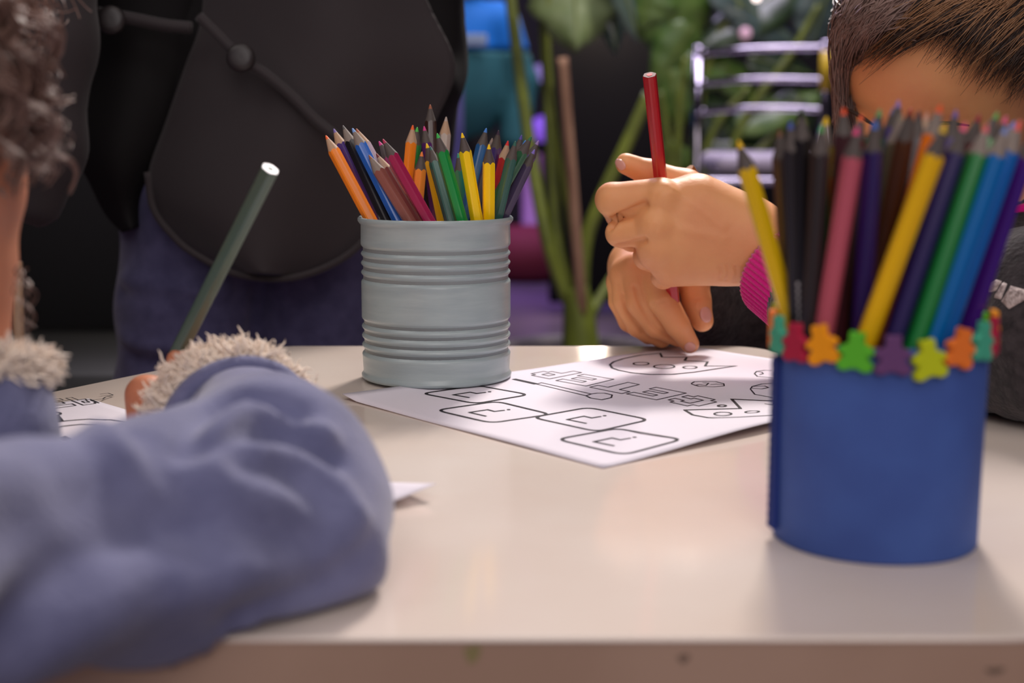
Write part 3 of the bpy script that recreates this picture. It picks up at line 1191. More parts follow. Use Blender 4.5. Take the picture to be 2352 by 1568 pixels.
g2 = 'coloured pencils in the blue tin'
BLUE = [
 ((797, 5058, 1431), (1229, 5064, 75), (232, 188, 20), (250, 200, 20), 'd', 'yellow pencil leaning out alone at the left of the blue tin'),
 ((951, 5116, 1469), (1079, 5075, 75), (72, 52, 46), (120, 80, 60), 'd', 'slim dark brown pencil, first of the dark ones at the left of the blue tin'),
 ((964, 4986, 1498), (1066, 5003, 75), (40, 36, 38), (70, 90, 170), 'd', 'charcoal pencil with a blue point in the blue tin'),
 ((1000, 4977, 1536), (1059, 4994, 75), (22, 18, 20), (30, 26, 28), 'd', 'black pencil, tallest of the dark ones in the blue tin'),
 ((1055, 4899, 1487), (1035, 4922, 434), (42, 36, 36), (60, 150, 70), 'd', 'black-grey pencil left of the pink one in the blue tin'),
 ((1110, 5084, 1513), (1049, 5168, 436), (200, 170, 30), (250, 206, 10), 'g', 'yellow pencil seen only by its point behind the black-grey one in the blue tin'),
 ((1148, 4777, 1480), (1044, 4900, 438), (190, 88, 104), (224, 70, 130), 'd', 'pink pencil at the front of the blue tin'),
 ((1337, 5404, 1431), (1087, 5223, 75), (170, 72, 24), (236, 90, 40), 'd', 'burnt orange pencil beside the pink one in the blue tin'),
 ((1212, 4804, 1499), (1192, 4886, 75), (38, 22, 88), (60, 110, 200), 'd', 'dark violet pencil with a blue point in the blue tin'),
 ((1342, 4848, 1535), (1196, 5172, 75), (78, 44, 24), (110, 60, 40), 'd', 'brown pencil between the dark violet and yellow ones in the blue tin'),
 ((1391, 4616, 1487), (1106, 4813, 441), (244, 190, 8), (240, 196, 20), 'd', 'thick yellow pencil slanting across the front of the blue tin'),
 ((1432, 4814, 1552), (1138, 5011, 75), (236, 120, 10), (244, 90, 30), 'g', 'orange pencil rising behind the thick yellow one in the blue tin'),
 ((1490, 4727, 1491), (1192, 4753, 432), (34, 18, 84), (226, 70, 130), 'd', 'dark violet pencil with a pink point in the blue tin'),
 ((1569, 4747, 1486), (1256, 4732, 399), (0, 122, 48), (226, 100, 110), 'g', 'green pencil at the front of the blue tin'),
 ((1645, 4784, 1480), (1213, 4784, 75), (10, 110, 184), (120, 140, 200), 'g', 'blue pencil beside the green one in the blue tin'),
 ((1721, 4877, 1490), (1272, 4838, 75), (20, 98, 176), (230, 90, 80), 'g', 'second blue pencil, right beside the first in the blue tin'),
 ((1826, 5030, 1465), (1436, 5030, 75), (62, 22, 120), (100, 60, 160), 'd', 'purple pencil, outermost at the right of the blue tin'),
 ((1159, 5034, 1545), (1113, 4825, 75), (60, 24, 30), (238, 84, 40), 'd', 'dark red pencil with a red-orange point at the back left of the blue tin'),
 ((1305, 5371, 1525), (1097, 5237, 434), (120, 30, 40), (236, 100, 50), 'd', 'maroon pencil with an orange point behind the pink one in the blue tin'),
 ((1235, 5189, 1464), (1089, 4912, 75), (150, 30, 60), (216, 60, 110), 'd', 'raspberry pencil at the back of the blue tin'),
 ((1320, 5170, 1542), (1192, 5307, 203), (40, 110, 60), (90, 160, 100), 'd', 'leaf-green pencil at the back of the blue tin'),
 ((1407, 5318, 1547), (1246, 5223, 75), (60, 60, 80), (110, 110, 160), 'd', 'slate pencil in the back middle of the blue tin'),
 ((1406, 5246, 1574), (1271, 5136, 75), (80, 66, 130), (130, 110, 180), 'd', 'lavender pencil, topmost of the back row in the blue tin'),
 ((1357, 5014, 1522), (1168, 5251, 75), (90, 84, 60), (140, 130, 110), 'g', 'khaki pencil below the lavender one in the blue tin'),
 ((1483, 5358, 1547), (1248, 5310, 75), (140, 24, 28), (200, 50, 46), 'd', 'red pencil at the back of the blue tin'),
 ((1442, 5100, 1535), (1260, 4910, 75), (34, 24, 40), (50, 34, 50), 'd', 'near-black pencil behind the brown one in the blue tin'),
 ((1515, 5256, 1530), (1304, 5264, 75), (180, 140, 120), (200, 150, 130), 'n', 'beige pencil left of the orange one in the blue tin'),
 ((1564, 5074, 1537), (1350, 5040, 75), (70, 50, 120), (110, 90, 160), 'd', 'violet pencil behind the thick yellow one in the blue tin'),
 ((1605, 5258, 1496), (1208, 4974, 75), (110, 170, 30), (150, 200, 50), 'd', 'lime pencil behind the thick yellow one in the blue tin'),
 ((1675, 5158, 1523), (1391, 5326, 285), (100, 20, 34), (150, 34, 50), 'd', 'wine-red pencil at the back right of the blue tin'),
 ((1693, 5021, 1528), (1163, 4769, 221), (50, 130, 50), (80, 160, 70), 'd', 'grass-green pencil at the back right of the blue tin'),
 ((1746, 5083, 1516), (1345, 5122, 75), (200, 80, 120), (224, 90, 130), 'd', 'rose pencil at the back right of the blue tin'),
 ((1795, 5142, 1498), (1343, 5201, 75), (90, 100, 170), (120, 130, 200), 'g', 'periwinkle pencil behind the blue ones in the blue tin'),
 ((1760, 4979, 1501), (1309, 4970, 75), (210, 90, 80), (236, 100, 90), 'g', 'coral pencil behind the purple one in the blue tin'),
 ((1121, 5231, 1480), (1139, 5117, 75), (40, 110, 50), (60, 150, 70), 'd', 'green pencil seen only by its point at the left back of the blue tin'),
 ((1191, 5242, 1393), (1122, 5157, 75), (150, 24, 30), (216, 40, 44), 'd', 'scarlet pencil showing low between the black-grey and pink ones in the blue tin'),
 ((1269, 5112, 1431), (1050, 4889, 79), (60, 30, 30), (238, 90, 50), 'd', 'short pencil with a tomato-red point behind the dark violet one in the blue tin'),
]
for k, (p, q, c, l, wd, lab) in enumerate(BLUE):
    e = pencil(np.array(p) / 1e4, np.array(q) / 1e4, c, l, wd, lab, g2, .0035, roll=k * .9)
    if lab.startswith('charcoal pencil'):
        # small silver print on the lacquer
        Lp = np.linalg.norm(np.array(p) - np.array(q)) / 1e4
        ct = e.rotation_quaternion.to_matrix().transposed() @ Vector((0, -1, 0))
        a0 = math.atan2(ct.y, ct.x)
        mp_ = MB()
        for i in range(9):
            z = .066 + i * .0024
            V = [(.0036 * math.cos(a0 + s), .0036 * math.sin(a0 + s), z + h) for s in (-.22, .22) for h in (0, .0016)]
            mp_.add(V, [(0, 2, 3, 1)])
        mp_.obj('silver_print', mat('silver_print', (190, 184, 184), .5), e, smooth=False)


# ------------------------------------------------------------------ child on the far right side of the table
def A_(*p):
    return np.array(p, float)


def face_parts(person, Hc, R, sc, iris=True):
    """eyes, brows and mouth laid on the face: R rows = side, face, crown"""
    def P(a, b, c):
        return Hc + sc * (R[0] * a + R[1] * b + R[2] * c)
    for sx in (-1, 1):
        V, F = sphere(P(sx * .030, .078, .004), .0115 * sc, 14, 10)
        e = obj('eye', V, F, M['eye'], person)
        V, F = sphere(P(sx * .030, .0848, .002), .0062 * sc, 12, 8)
        obj('iris', V, F, M['iris'], e)
        pts = [P(sx * (.014 + .032 * t),   .0905 - .014 * t * t, .024 + .007 * math.sin(PI * t) - .002 * t) for t in np.linspace(0, 1, 8)]
        V, F = tube(pts, np.array([.0008, .0014, .0016, .0016, .0015, .0013, .001, .0006]) * sc, 6)
        obj('eyebrow', V, F, M['hair_base'], person)
    pts = [P(a, .0945 - 12 * a * a, -.052 + 2.5 * a * a) for a in np.linspace(-.020, .020, 9)]
    V, F = tube(pts, np.array([.001, .0026, .0036, .004, .004, .004, .0036, .0026, .001]) * sc, 8)
    obj('lips', V, F, M['lip'], person)


def sphere(c, r, n=16, m=10, s=(1, 1, 1), R=None):
    V, F = [], []
    for i in range(m + 1):
        t = PI * i / m
        for k in range(n):
            a = 2 * PI * k / n
            V.append((math.sin(t) * math.cos(a) * r * s[0], math.sin(t) * math.sin(a) * r * s[1], math.cos(t) * r * s[2]))
    V = np.array(V)
    if R is not None:
        V = V @ np.array(R)
    for i in range(m):
        for k in range(n):
            k2 = (k + 1) % n
            F.append((i * n + k, (i + 1) * n + k, (i + 1) * n + k2, i * n + k2))
    return V + np.array(c), F


def head(f, Hc, R, sc, k=.012):
    """skull, cheeks, jaw, nose and ears around Hc"""
    def P(a, b, c):
        return Hc + sc * (R[0] * a + R[1] * b + R[2] * c)
    f.ell(P(0, -.008, .028), A_(.075, .092, .078) * sc, k, R)
    f.ell(P(0, .020, -.022), A_(.060, .068, .070) * sc, .02, R)
    f.ell(P(0, .052, -.066), A_(.030, .030, .022) * sc, .02, R)         # chin
    for sx in (-1, 1):
        f.ell(P(sx * .034, .056, -.030), A_(.024, .022, .022) * sc, .018, R)   # cheeks
        f.ell(P(sx * .079, -.004, -.010), A_(.008, .017, .026) * sc, .004, R)  # ears
        f.ell(P(sx * .030, .088, .004), A_(.015, .014, .011) * sc, .008, R, sub=True)  # sockets
        f.ell(P(sx * .030, .078, .010), A_(.016, .011, .006) * sc, .004, R)    # lids
    f.cap(P(0, .082, .012), P(0, .098, -.022), .006 * sc, .010 * sc, .010)     # nose
    f.ell(P(0, .086, -.050), A_(.018, .012, .010) * sc, .010, R)                # mouth mound


B_PERSON = A_(.345, .955, FZ)
girl = thing('person', 'child in a charcoal sweatshirt with magenta cuffs drawing with a red pencil', 'person', tuple(B_PERSON))

GHC = W(2180, 165, .945)
GR = frame((-.52, -.56, -.63), (.16, 0, 1))
GS = .92
GN = A_(.338, .955, .085)                 # neck base
f = Field(axis(.04, .52, .055, .205, .0010, .007), axis(.72, 1.16, .832, .985, .0010, .007), axis(-.26, .30, .004, .132, .0010, .007))
head(f, GHC, GR, GS)
f.cap(GN + A_(.01, .02, -.02), GHC - GR[1] * .03 - GR[2] * .02, .034, .034, .02)
# torso under the clothes
sax = A_(.80, -.60, 0)
TC = A_(.345, .955, -.03)
f.ell(TC + A_(0, 0, .02), A_(.105, .068, .10), .03, np.array([sax, [.6, .8, 0], [0, 0, 1]]))
f.ell(TC + A_(.01, .01, -.11), A_(.098, .07, .09), .03, np.array([sax, [.6, .8, 0], [0, 0, 1]]))
# left arm (nearer), forearm to the fist
LS = TC + sax * .10 + A_(0, 0, .085)
LE = A_(.283, .712, .048)
LW = W(1752, 562, .862)
f.chain([LS, LE, W(1870, 672, .835), LW], [.034, .028, .0225, .0212], .012)
# right arm (farther)
RS = TC - sax * .10 + A_(0, 0, .085)
RE = A_(.178, 1.075, .005)
RW = W(1462, 612, .962)
f.chain([RS, RE, RW], [.034, .028, .0190], .012)

# fist: back of the hand towards the lens, fingers curled away, thumb on top
kI, kM, kR, kP = W(1516, 456, .852), W(1500, 522, .850), W(1506, 576, .853), W(1540, 618, .860)
for kn, r0, r1 in ((kI, .0118, .0200), (kM, .0120, .0200), (kR, .0112, .0195), (kP, .0104, .0185)):
    f.cap(kn, LW + A_(-.004, 0, .0), r0, r1, .009)
f.cap(W(1600, 470, .862), W(1690, 520, .864), .019, .021, .012)
f.cap(W(1575, 560, .864), W(1660, 570, .866), .020, .020, .012)
f.chain([kI + A_(0, 0, .0012), W(1406, 458, .857), W(1424, 492, .880), W(1492, 490, .892)], [.0112, .0100, .0088, .0080], .0022)
f.chain([kM + A_(0, 0, -.0012), W(1424, 535, .858), W(1452, 548, .882), W(1502, 540, .892)], [.0104, .0086, .0080, .0076], .0016)
f.chain([kR, W(1487, 588, .867), W(1496, 594, .886), W(1520, 590, .894)], [.0100, .0086, .0080, .0074], .0016)
f.chain([kP, W(1524, 634, .872), W(1530, 632, .888), W(1545, 620, .894)], [.0096, .0078, .0072, .0068], .0016)
for kn, rr in ((kI, .0072), (kM, .0070), (kR, .0062), (kP, .0054)):
    f.ell(kn + A_(.001, -.0085, .002), A_(rr, rr * .8, rr), .006)
# thumb
f.chain([W(1668, 500, .876), W(1575, 432, .884), W(1496, 399, .8885), W(1438, 376, .886)], [.0160, .0112, .0082, .0066], .004)
# lower hand holding the pencil near the paper
hI, hM, hR, hP = W(1500, 624, .922), W(1462, 616, .926), W(1434, 628, .934), W(1424, 650, .946)
f.cap(hI, RW, .0100, .0160, .006)
f.cap(hM, RW, .0104, .0160, .006)
f.cap(hR, RW, .0098, .0160, .006)
f.cap(hP, RW, .0092, .0150, .006)
f.chain([hI, W(1522, 688, .908), W(1556, 746, .906), W(1585, 790, .911)], [.0104, .0094, .0080, .0060], .0015)
f.chain([hM, W(1470, 694, .919), W(1508, 748, .919), W(1560, 774, .924)], [.0102, .0090, .0080, .0066], .0015)
f.chain([hR, W(1436, 690, .931), W(1466, 748, .933), W(1520, 778, .936)], [.0094, .0084, .0076, .0062], .0015)
f.chain([hP, W(1424, 692, .944), W(1444, 738, .947), W(1490, 772, .949)], [.0086, .0076, .0068, .0056], .0015)
f.chain([W(1530, 600, .945), W(1592, 640, .936), W(1600, 692, .927), W(1613, 736, .924)], [.0150, .0108, .0092, .0074], .003)
# legs to the floor, hidden under the table
V, F = f.mesh(1)
V = groove(V, F, [([(1402, 520), (1420, 497), (1445, 488), (1480, 470)], .0024, -.0034),
                  ([(1420, 566), (1445, 562), (1466, 556), (1480, 552)], .0022, -.0026),
                  ([(1655, 612), (1658, 628), (1654, 642)], .0011, -.0007), ([(1672, 610), (1674, 628), (1670, 644)], .0011, -.0007), ([(1690, 614), (1692, 630), (1688, 648)], .0011, -.0006),
                  ([(1522, 432), (1512, 440), (1506, 452)], .0012, -.0005), ([(1504, 520), (1500, 530), (1502, 540)], .0012, -.0004),
                  ([(1496, 700), (1512, 696), (1528, 690)], .0010, -.0007), ([(1502, 710), (1518, 706), (1532, 698)], .0010, -.0006),
                  ([(1458, 660), (1472, 700), (1500, 748), (1540, 776)], .0018, -.0016), ([(1430, 680), (1446, 722), (1476, 764)], .0018, -.0014),
                  ([(1545, 440), (1600, 470), (1660, 520)], .0030, .0006), ([(1540, 520), (1600, 535), (1660, 548)], .0030, .0005),
                  ([(1592, 690), (1606, 686)], .0010, -.0006)])
body_g = obj('body', V, F, M['skin'], girl)
face_parts(girl, GHC, GR, GS)
bv_g = BVHTree.FromPolygons([tuple(v) for v in V], [tuple(q) for q in F])


def nail(person, bv, px, py, r, R, m='nail'):
    """a nail lies on the fingertip"""
    o = Vector((0, 0, H))
    d = Vector(ray(px, py)).normalized()
    hit = bv.ray_cast(o, d)
    if hit[0] is None:
        return
    n = hit[1]
    X = Vector(R).normalized()
    X = (X - n * X.dot(n)).normalized()
    Yv = n.cross(X)
    V, F = sphere((0, 0, 0), 1, 14, 8)
    V = np.array([tuple(Vector(hit[0]) + X * v[0] * r[0] + Yv * v[1] * r[1] + n * (v[2] * .0010 + .0000)) for v in V])
    obj('fingernail', V, F, M[m], person)


nail(girl, bv_g, 1621, 722, (.0055, .0042), W(1614, 738, .926) - W(1600, 690, .928))
nail(girl, bv_g, 1585, 797, (.0042, .0036), W(1590, 797, .912) - W(1560, 750, .908))
nail(girl, bv_g, 1425, 378, (.0045, .0030), W(1425, 370, .886) - W(1480, 396, .888))

# trousers, stool
f = Field(axis(.12, .55, dc=.010), axis(.72, 1.12, dc=.010), axis(FZ, -.10, dc=.010))
for s in (-1, 1):
    hip = TC + sax * .055 * s + A_(0.01, .01, -.13)
    knee = hip + A_(-.095, -.075, -.025)
    foot = knee + A_(.035, .02, -.25)
    f.chain([hip, knee, foot], [.058, .045, .034], .02)
f.ell(TC + A_(.01, .01, -.14), A_(.10, .08, .05), .02)
V, F = f.mesh(1)
obj('trousers', V, F, M['jeans'], girl)
for s in (-1, 1):
    hip = TC + sax * .055 * s + A_(0.01, .01, -.13)
    ft = hip + A_(-.045, -.045, -.285)
    V, F = sphere(ft + A_(-.025, -.02, -.008), .034, 16, 10, (1.6, 1.0, .7), np.array([[-.78, -.62, 0], [.62, -.78, 0], [0, 0, 1]]))
    V[:, 2] = np.maximum(V[:, 2], FZ + .001)
    obj('shoe', V, F, M['black'], girl)
st = thing('stool', 'small round stool under the child in the charcoal sweatshirt', 'stool', (TC[0] + .05, TC[1] + .04, FZ))
MB().lathe([(0, FZ + .216), (.082, FZ + .216), (.090, FZ + .208), (.090, FZ + .198), (.082, FZ + .192), (0, FZ + .192)], (TC[0] + .05, TC[1] + .04, 0), 32).obj('seat', M['beech'], st)
for k in range(4):
    a = PI / 4 + k * PI / 2
    MB().tube([(TC[0] + .05 + .07 * math.cos(a), TC[1] + .04 + .07 * math.sin(a), FZ + .192), (TC[0] + .05 + .09 * math.cos(a), TC[1] + .04 + .09 * math.sin(a), FZ)], .011, 10).obj('leg', M['beech'], st)

# sweatshirt
f = Field(axis(.03, .56, dc=.0045), axis(.62, 1.20, dc=.0045), axis(-.20, .16, dc=.0045))
f.ell(TC + A_(-.012, -.022, .02), A_(.130, .092, .105), .03, np.array([sax, [.6, .8, 0], [0, 0, 1]]))
f.ell(TC + A_(.0, .0, -.09), A_(.122, .095, .085), .03, np.array([sax, [.6, .8, 0], [0, 0, 1]]))
LE2 = A_(.279, .706, .049)
lw = W(1895, 702, .816)
f.chain([LS, LS * .5 + LE2 * .5 + A_(.012, -.005, .006), LE2, LE2 * .55 + lw * .45 + A_(0, 0, -.004), lw], [.052, .052, .0470, .042, .0335], .02)
f.ell(LE2 + A_(-.006, .02, -.006), A_(.036, .04, .040), .03)
rw = RW + (RE - RW) * .16
f.chain([RS, RE, RE * .45 + rw * .55, rw], [.050, .048, .038, .0300], .02)
f.cap(TC + A_(-.05, .08, .05), RE + A_(.02, -.02, .01), .05, .045, .03)
f.cap(GN + A_(.012, .02, -.02), GN + A_(0, .004, .012), .052, .044, .02)
f.cap(GN + A_(-.004, -.004, .03), GN + A_(-.03, -.02, .09), .036, .036, .004, sub=True)
f.half((0, 0, .0012), (0, 0, -1), .004, lo=[.0, .60, -.2], hi=[.30, .76, .03])
V, F = f.mesh(1)
V = over_table(ripple(V, F, .0030, .034, 3, 8), .0022)
sw = obj('sweatshirt', V, F, M['sweat'], girl)
bv_s = BVHTree.FromPolygons([tuple(v) for v in V], [tuple(q) for q in F])
V, F = [], []
ring = []
for i in range(40):
    a = 2 * PI * i / 40
    ring.append(GN + A_(-.002, -.002, .016) + .041 * (A_(1, 0, .25) * math.cos(a) + A_(0, 1, .1) * math.sin(a)))
V, F = tube(ring + [ring[0]], .0045, 10, False)
obj('collar', V, F, M['pink'], girl)


def cuff(person, a, b, ra, rb, m, ribs=36, th=.003, name='cuff', amp=.0009):
    """a ribbed band between the points a and b around the wrist"""
    a, b = np.array(a), np.array(b)
    d = (b - a) / np.linalg.norm(b - a)
    R = frame(d, (0, 0, 1) if abs(d[2]) < .9 else (1, 0, 0))
    u, v = R[0], R[2]
    n = ribs * 6
    V, F = [], []
    prof = [(0, -th), (-.02, 0), (.04, .0008), (.25, .0004), (.5, 0), (.75, .0004), (.96, .0008), (1.02, 0), (1.0, -th)]
    for t, o in prof:
        for i in range(n):
            an = 2 * PI * i / n
            r = ra + (rb - ra) * t + o + amp * math.cos(an * ribs)
            V.append(a + (b - a) * t + r * (u * math.cos(an) + v * math.sin(an)))
    for k in range(len(prof) - 1):
        for i in range(n):
            j = (i + 1) % n
            F.append((k * n + i, k * n + j, (k + 1) * n + j, (k + 1) * n + i))
    return obj(name, V, F, m, person)


c0 = LW + (LE2 - LW) * .10
c0 = W(1786, 622, .850)
c1 = W(1905, 712, .812)
cuff(girl, c0, c1, .0268, .0300, M['pink'], ribs=54, amp=.0006)
cuff(girl, RW + (RE - RW) * .02, RW + (RE - RW) * .20, .0225, .0265, M['pink'])

# silver print on the chest
pr = None
for P in ([(2290, 642), (2302, 646), (2288, 668), (2272, 672), (2277, 652)], [(2306, 648), (2314, 652), (2300, 688), (2284, 684)],
          [(2322, 656), (2365, 668), (2385, 700), (2352, 690), (2318, 710), (2300, 692)]):
    o0 = Vector((0, 0, H))
    pts = []
    dense = []
    for i in range(len(P)):
        a, b = np.array(P[i]), np.array(P[(i + 1) % len(P)])
        for t in np.linspace(0, 1, 4, endpoint=False):
            dense.append(a + (b - a) * t)
    cen = np.mean(dense, axis=0)
    V, F = [], []
    rings = 4
    nn = len(dense)
    ok = True
    for q in range(rings):
        s_ = 1 - q / rings
        for d_ in dense:
            p = cen + (d_ - cen) * s_
            h = bv_s.ray_cast(o0, Vector(ray(*p)).normalized())
            if h[0] is None:
                ok = False
                break
            V.append(np.array(h[0]) + np.array(h[1]) * (.0012 if q else .0002))
    if ok:
        h = bv_s.ray_cast(o0, Vector(ray(*cen)).normalized())
        V.append(np.array(h[0]) + np.array(h[1]) * .0012)
        for q in range(rings - 1):
            for i in range(nn):
                j = (i + 1) % nn
                F.append((q * nn + i, q * nn + j, (q + 1) * nn + j, (q + 1) * nn + i))
        for i in range(nn):
            F.append(((rings - 1) * nn + i, (rings - 1) * nn + (i + 1) % nn, rings * nn))
        obj('glitter_print', V, F, M['glitter'], girl)


# hair: a cap and combed strands drawn back from the forehead
def hair_cap(person, Hc, R, sc, m, grow=.007, front=(.40, .92), dc=.0035, name='hair'):
    f = Field(axis(Hc[0] - .13, Hc[0] + .13, dc=dc), axis(Hc[1] - .13, Hc[1] + .13, dc=dc), axis(Hc[2] - .13, Hc[2] + .13, dc=dc))
    P = lambda a, b, c: Hc + sc * (R[0] * a + R[1] * b + R[2] * c)
    f.ell(P(0, -.008, .028), (A_(.075, .092, .078) * sc + grow), .01, R)
    f.ell(P(0, -.030, -.020), (A_(.066, .066, .070) * sc + grow), .02, R)
    n = R[1] * front[1] - R[2] * front[0]
    f.half(P(0, .042, .058), n, .012)
    V, F = f.mesh(1)
    return obj(name, V, F, m, person)


hc_g = hair_cap(girl, GHC, GR, GS, M['hair_base'], .005, (.66, .75))
gh = np.random.default_rng(5)
GC0 = GHC + GS * (GR[1] * -.008 + GR[2] * .028)
GRAD = A_(.075, .092, .078) * GS


def on_scalp(px, py, off):
    """point of the scalp seen at that spot; beyond its outline the hair falls just outside it"""
    o, d = A_(0, 0, H), ray(px, py)
    q = GR @ (o - GC0) / (GRAD + off)
    e = GR @ d / (GRAD + off)
    a, b, c = e @ e, q @ e, q @ q - 1
    disc = b * b - a * c
    if disc > 0:
        return o + d * ((-b - math.sqrt(disc)) / a)
    # past the outline the strand goes on round the back of the head
    s = q + e * (-b / a)
    ex = np.linalg.norm(s) - 1
    an = min(2.2, ex * 1.5 + math.sqrt(ex) * .6)
    aw = e / math.sqrt(a)
    v = s / np.linalg.norm(s) * math.cos(an) + aw * math.sin(an)
    return GC0 + GR.T @ (v * (GRAD + off))


def comb(n, seed, off, r0, r1, wob):
    g = np.random.default_rng(seed)
    P = []
    for i in range(n):
        a = g.uniform(-.04, 1.12)
        # hairline from the temple on the left to the far right
        hx = 1952 + 430 * a
        hy = 168 - 70 * math.exp(-((a - .26) / .20) ** 2) + 76 * max(0, a - .35) ** .9 + 10 * math.sin(a * 9)
        u = g.uniform(0, 1) ** .8
        # strands come down from the upper right and end along the hairline, or lie higher up
        ex, ey = hx + 250 * (1 - u) + g.normal() * 16, hy - 175 * (1 - u) + g.normal() * 13 + 8
        L = g.uniform(240, 420)
        an = math.radians(30 + 18 * a + g.normal() * 5)
        bend = g.normal() * 14 - 26
        q = []
        for t in np.linspace(0, 1, 5):
            x = ex + L * (1 - t) * math.cos(an) + bend * math.sin(PI * t) * math.sin(an)
            y = ey - L * (1 - t) * math.sin(an) + bend * math.sin(PI * t) * math.cos(an)
            q.append(on_scalp(x, y, off + abs(g.normal()) * .0012 + wob * math.sin(PI * t) + (0 if t < 1 else -.0015)))
        P.append(spline(q, 12))
    r = np.linspace(r0, r1, 12)
    r[-4:] *= np.array([.9, .7, .5, .3])
    return strands(np.array(P), r)


V, F = comb(2600, 1, .0062, .00060, .00022, .0018)
obj('hair_strands', V, F, M['hair'], girl, kind='stuff')
# the far side of the head
P = []
tocam = GR @ (A_(0, 0, H) - GC0)
tocam /= np.linalg.norm(tocam)
Bp = A_(0, -.80, -.60)
Bp /= np.linalg.norm(Bp)
while len(P) < 3000:
    D = gh.normal(size=3)
    D /= np.linalg.norm(D)
    if (D @ tocam > .66 and not (D[2] > .6 and D @ tocam < .88)) or (D[1] > .25 and D[2] < .62) or (D[1] > -.1 and D[2] < -.1) or D[2] < -.75:
        continue
    w0 = math.acos(max(-1, min(1, D @ Bp)))
    if w0 < .15:
        continue
    off = .0046 + abs(gh.normal()) * .0012
    fr = min(1, gh.uniform(.7, 1.1) * 1.0 / w0)
    P.append([GC0 + GR.T @ ((D * math.sin((1 - t * fr) * w0) + Bp * math.sin(t * fr * w0)) / math.sin(w0) * (GRAD + off + .002 * math.sin(PI * t))) for t in np.linspace(0, 1, 12)])
V, F = strands(np.array(P), np.linspace(.0008, .0004, 12))
obj('hair_back', V, F, M['hair'], girl, kind='stuff')
V, F = comb(480, 2, .0078, .00032, .00014, .0026)
obj('hair_highlights', V, F, M['hair_sheen'], girl, kind='stuff')  # paler strands put the sheen of the hair into colour
# loose hair hanging down the left side of the face
paths = []
for i in range(800):
    a = gh.uniform(0, 1)
    x0, y0 = 1970 + 150 * a + gh.normal() * 22, -20 + gh.normal() * 36
    x1, y1 = 1922 + 80 * a ** 1.3 + gh.normal() * 9, 74 + gh.normal() * 14
    x2, y2 = 1926 + 44 * a ** 1.7 + gh.normal() * 7, 196 + gh.normal() * 16
    x3, y3 = 1930 + 40 * a + gh.normal() * 10, 318 + gh.normal() * 40
    yy = .915 + .05 * gh.uniform()
    paths.append(spline([on_scalp(x0, y0, .008), on_scalp(x1, y1, .008 + .004 * gh.uniform()), W(x2, y2, yy - .012 + .01 * a), W(x3, y3, yy - .01)], 14))
V, F = strands(np.array(paths), np.linspace(.0006, .00022, 14))
obj('hair_lock', V, F, mat('greyed_brown_hair', (136, 108, 98), .4, noise=.3, nscale=80), girl, kind='stuff')

# ------------------------------------------------------------------ the two held pencils
pencil(W(1556, 778, .9185), W(1492, 172, .838), (178, 26, 36), (236, 60, 60), 'd',
       'red pencil held upright in the two hands of the child in charcoal', None, .0042, roll=.5, end_wood=mat('reddish_wood', (110, 64, 58), .6))
pencil(W(1640, 470, .905), W(1583, 386, .894), (150, 92, 50), (190, 120, 70), 'n',
       'short copper-coloured pencil stub sticking up behind the fist', None, .0032)
pencil(W(385, 856, .640), W(621, 388, .598), (74, 96, 84), (60, 84, 74), 'd',
       'grey-green pencil held by the child in the pale blue jacket', None, .0040, roll=.3, end_wood=mat('painted_end', (206, 200, 214), .4))

# ------------------------------------------------------------------ child in the pale blue fleece-lined jacket, left
boy = thing('person', 'curly-haired child in a pale blue jacket with cream fleece cuffs, arms on the table', 'person', (-.36, .45, FZ))
LHC = W(-545, 205, .545)
LR = frame((.72, .55, -.42))
f = Field(axis(-.62, .02, -.30, -.05, .0022, .008), axis(.25, .78, .44, .70, .0022, .008), axis(-.26, .33, .0, .22, .0022, .008))
head(f, LHC, LR, .98)
f.ell(W(-84, 440, .515), A_(.0185, .022, .026), .010)                       # full cheek seen from the side
f.ell(W(-170, 330, .52), A_(.03, .03, .04), .02)
LB = A_(-.40, .42, -.03)
lax = A_(.50, -.866, 0)
f.ell(LB + A_(0, 0, .02), A_(.10, .07, .10), .03, np.array([lax, [.866, .5, 0], [0, 0, 1]]))
f.ell(LB + A_(-.01, 0, -.11), A_(.095, .07, .09), .03, np.array([lax, [.866, .5, 0], [0, 0, 1]]))
f.cap(LB + A_(.02, .02, .09), LHC - LR[2] * .04 - LR[1] * .03, .034, .036, .02)
# arm propping the chin
e2_ = W(-120, 1080, .50)
w2_ = W(-92, 850, .505)
f.chain([LB - lax * .10 + A_(0, 0, .07), e2_ + A_(-.02, .02, 0), w2_, W(-88, 700, .51), W(-84, 610, .515), W(-110, 530, .515)], [.033, .021, .0160, .0150, .0160, .016], .010)
for k in range(4):
    f.chain([W(-96 - 26 * k, 600, .517 + .005 * k), W(-92 - 26 * k, 520, .52 + .006 * k), W(-110 - 26 * k, 455, .522 + .006 * k)], [.0095, .0085, .007], .004)
f.chain([W(-110, 640, .508), W(-105, 580, .502), W(-115, 525, .50)], [.011, .0095, .0075], .005)
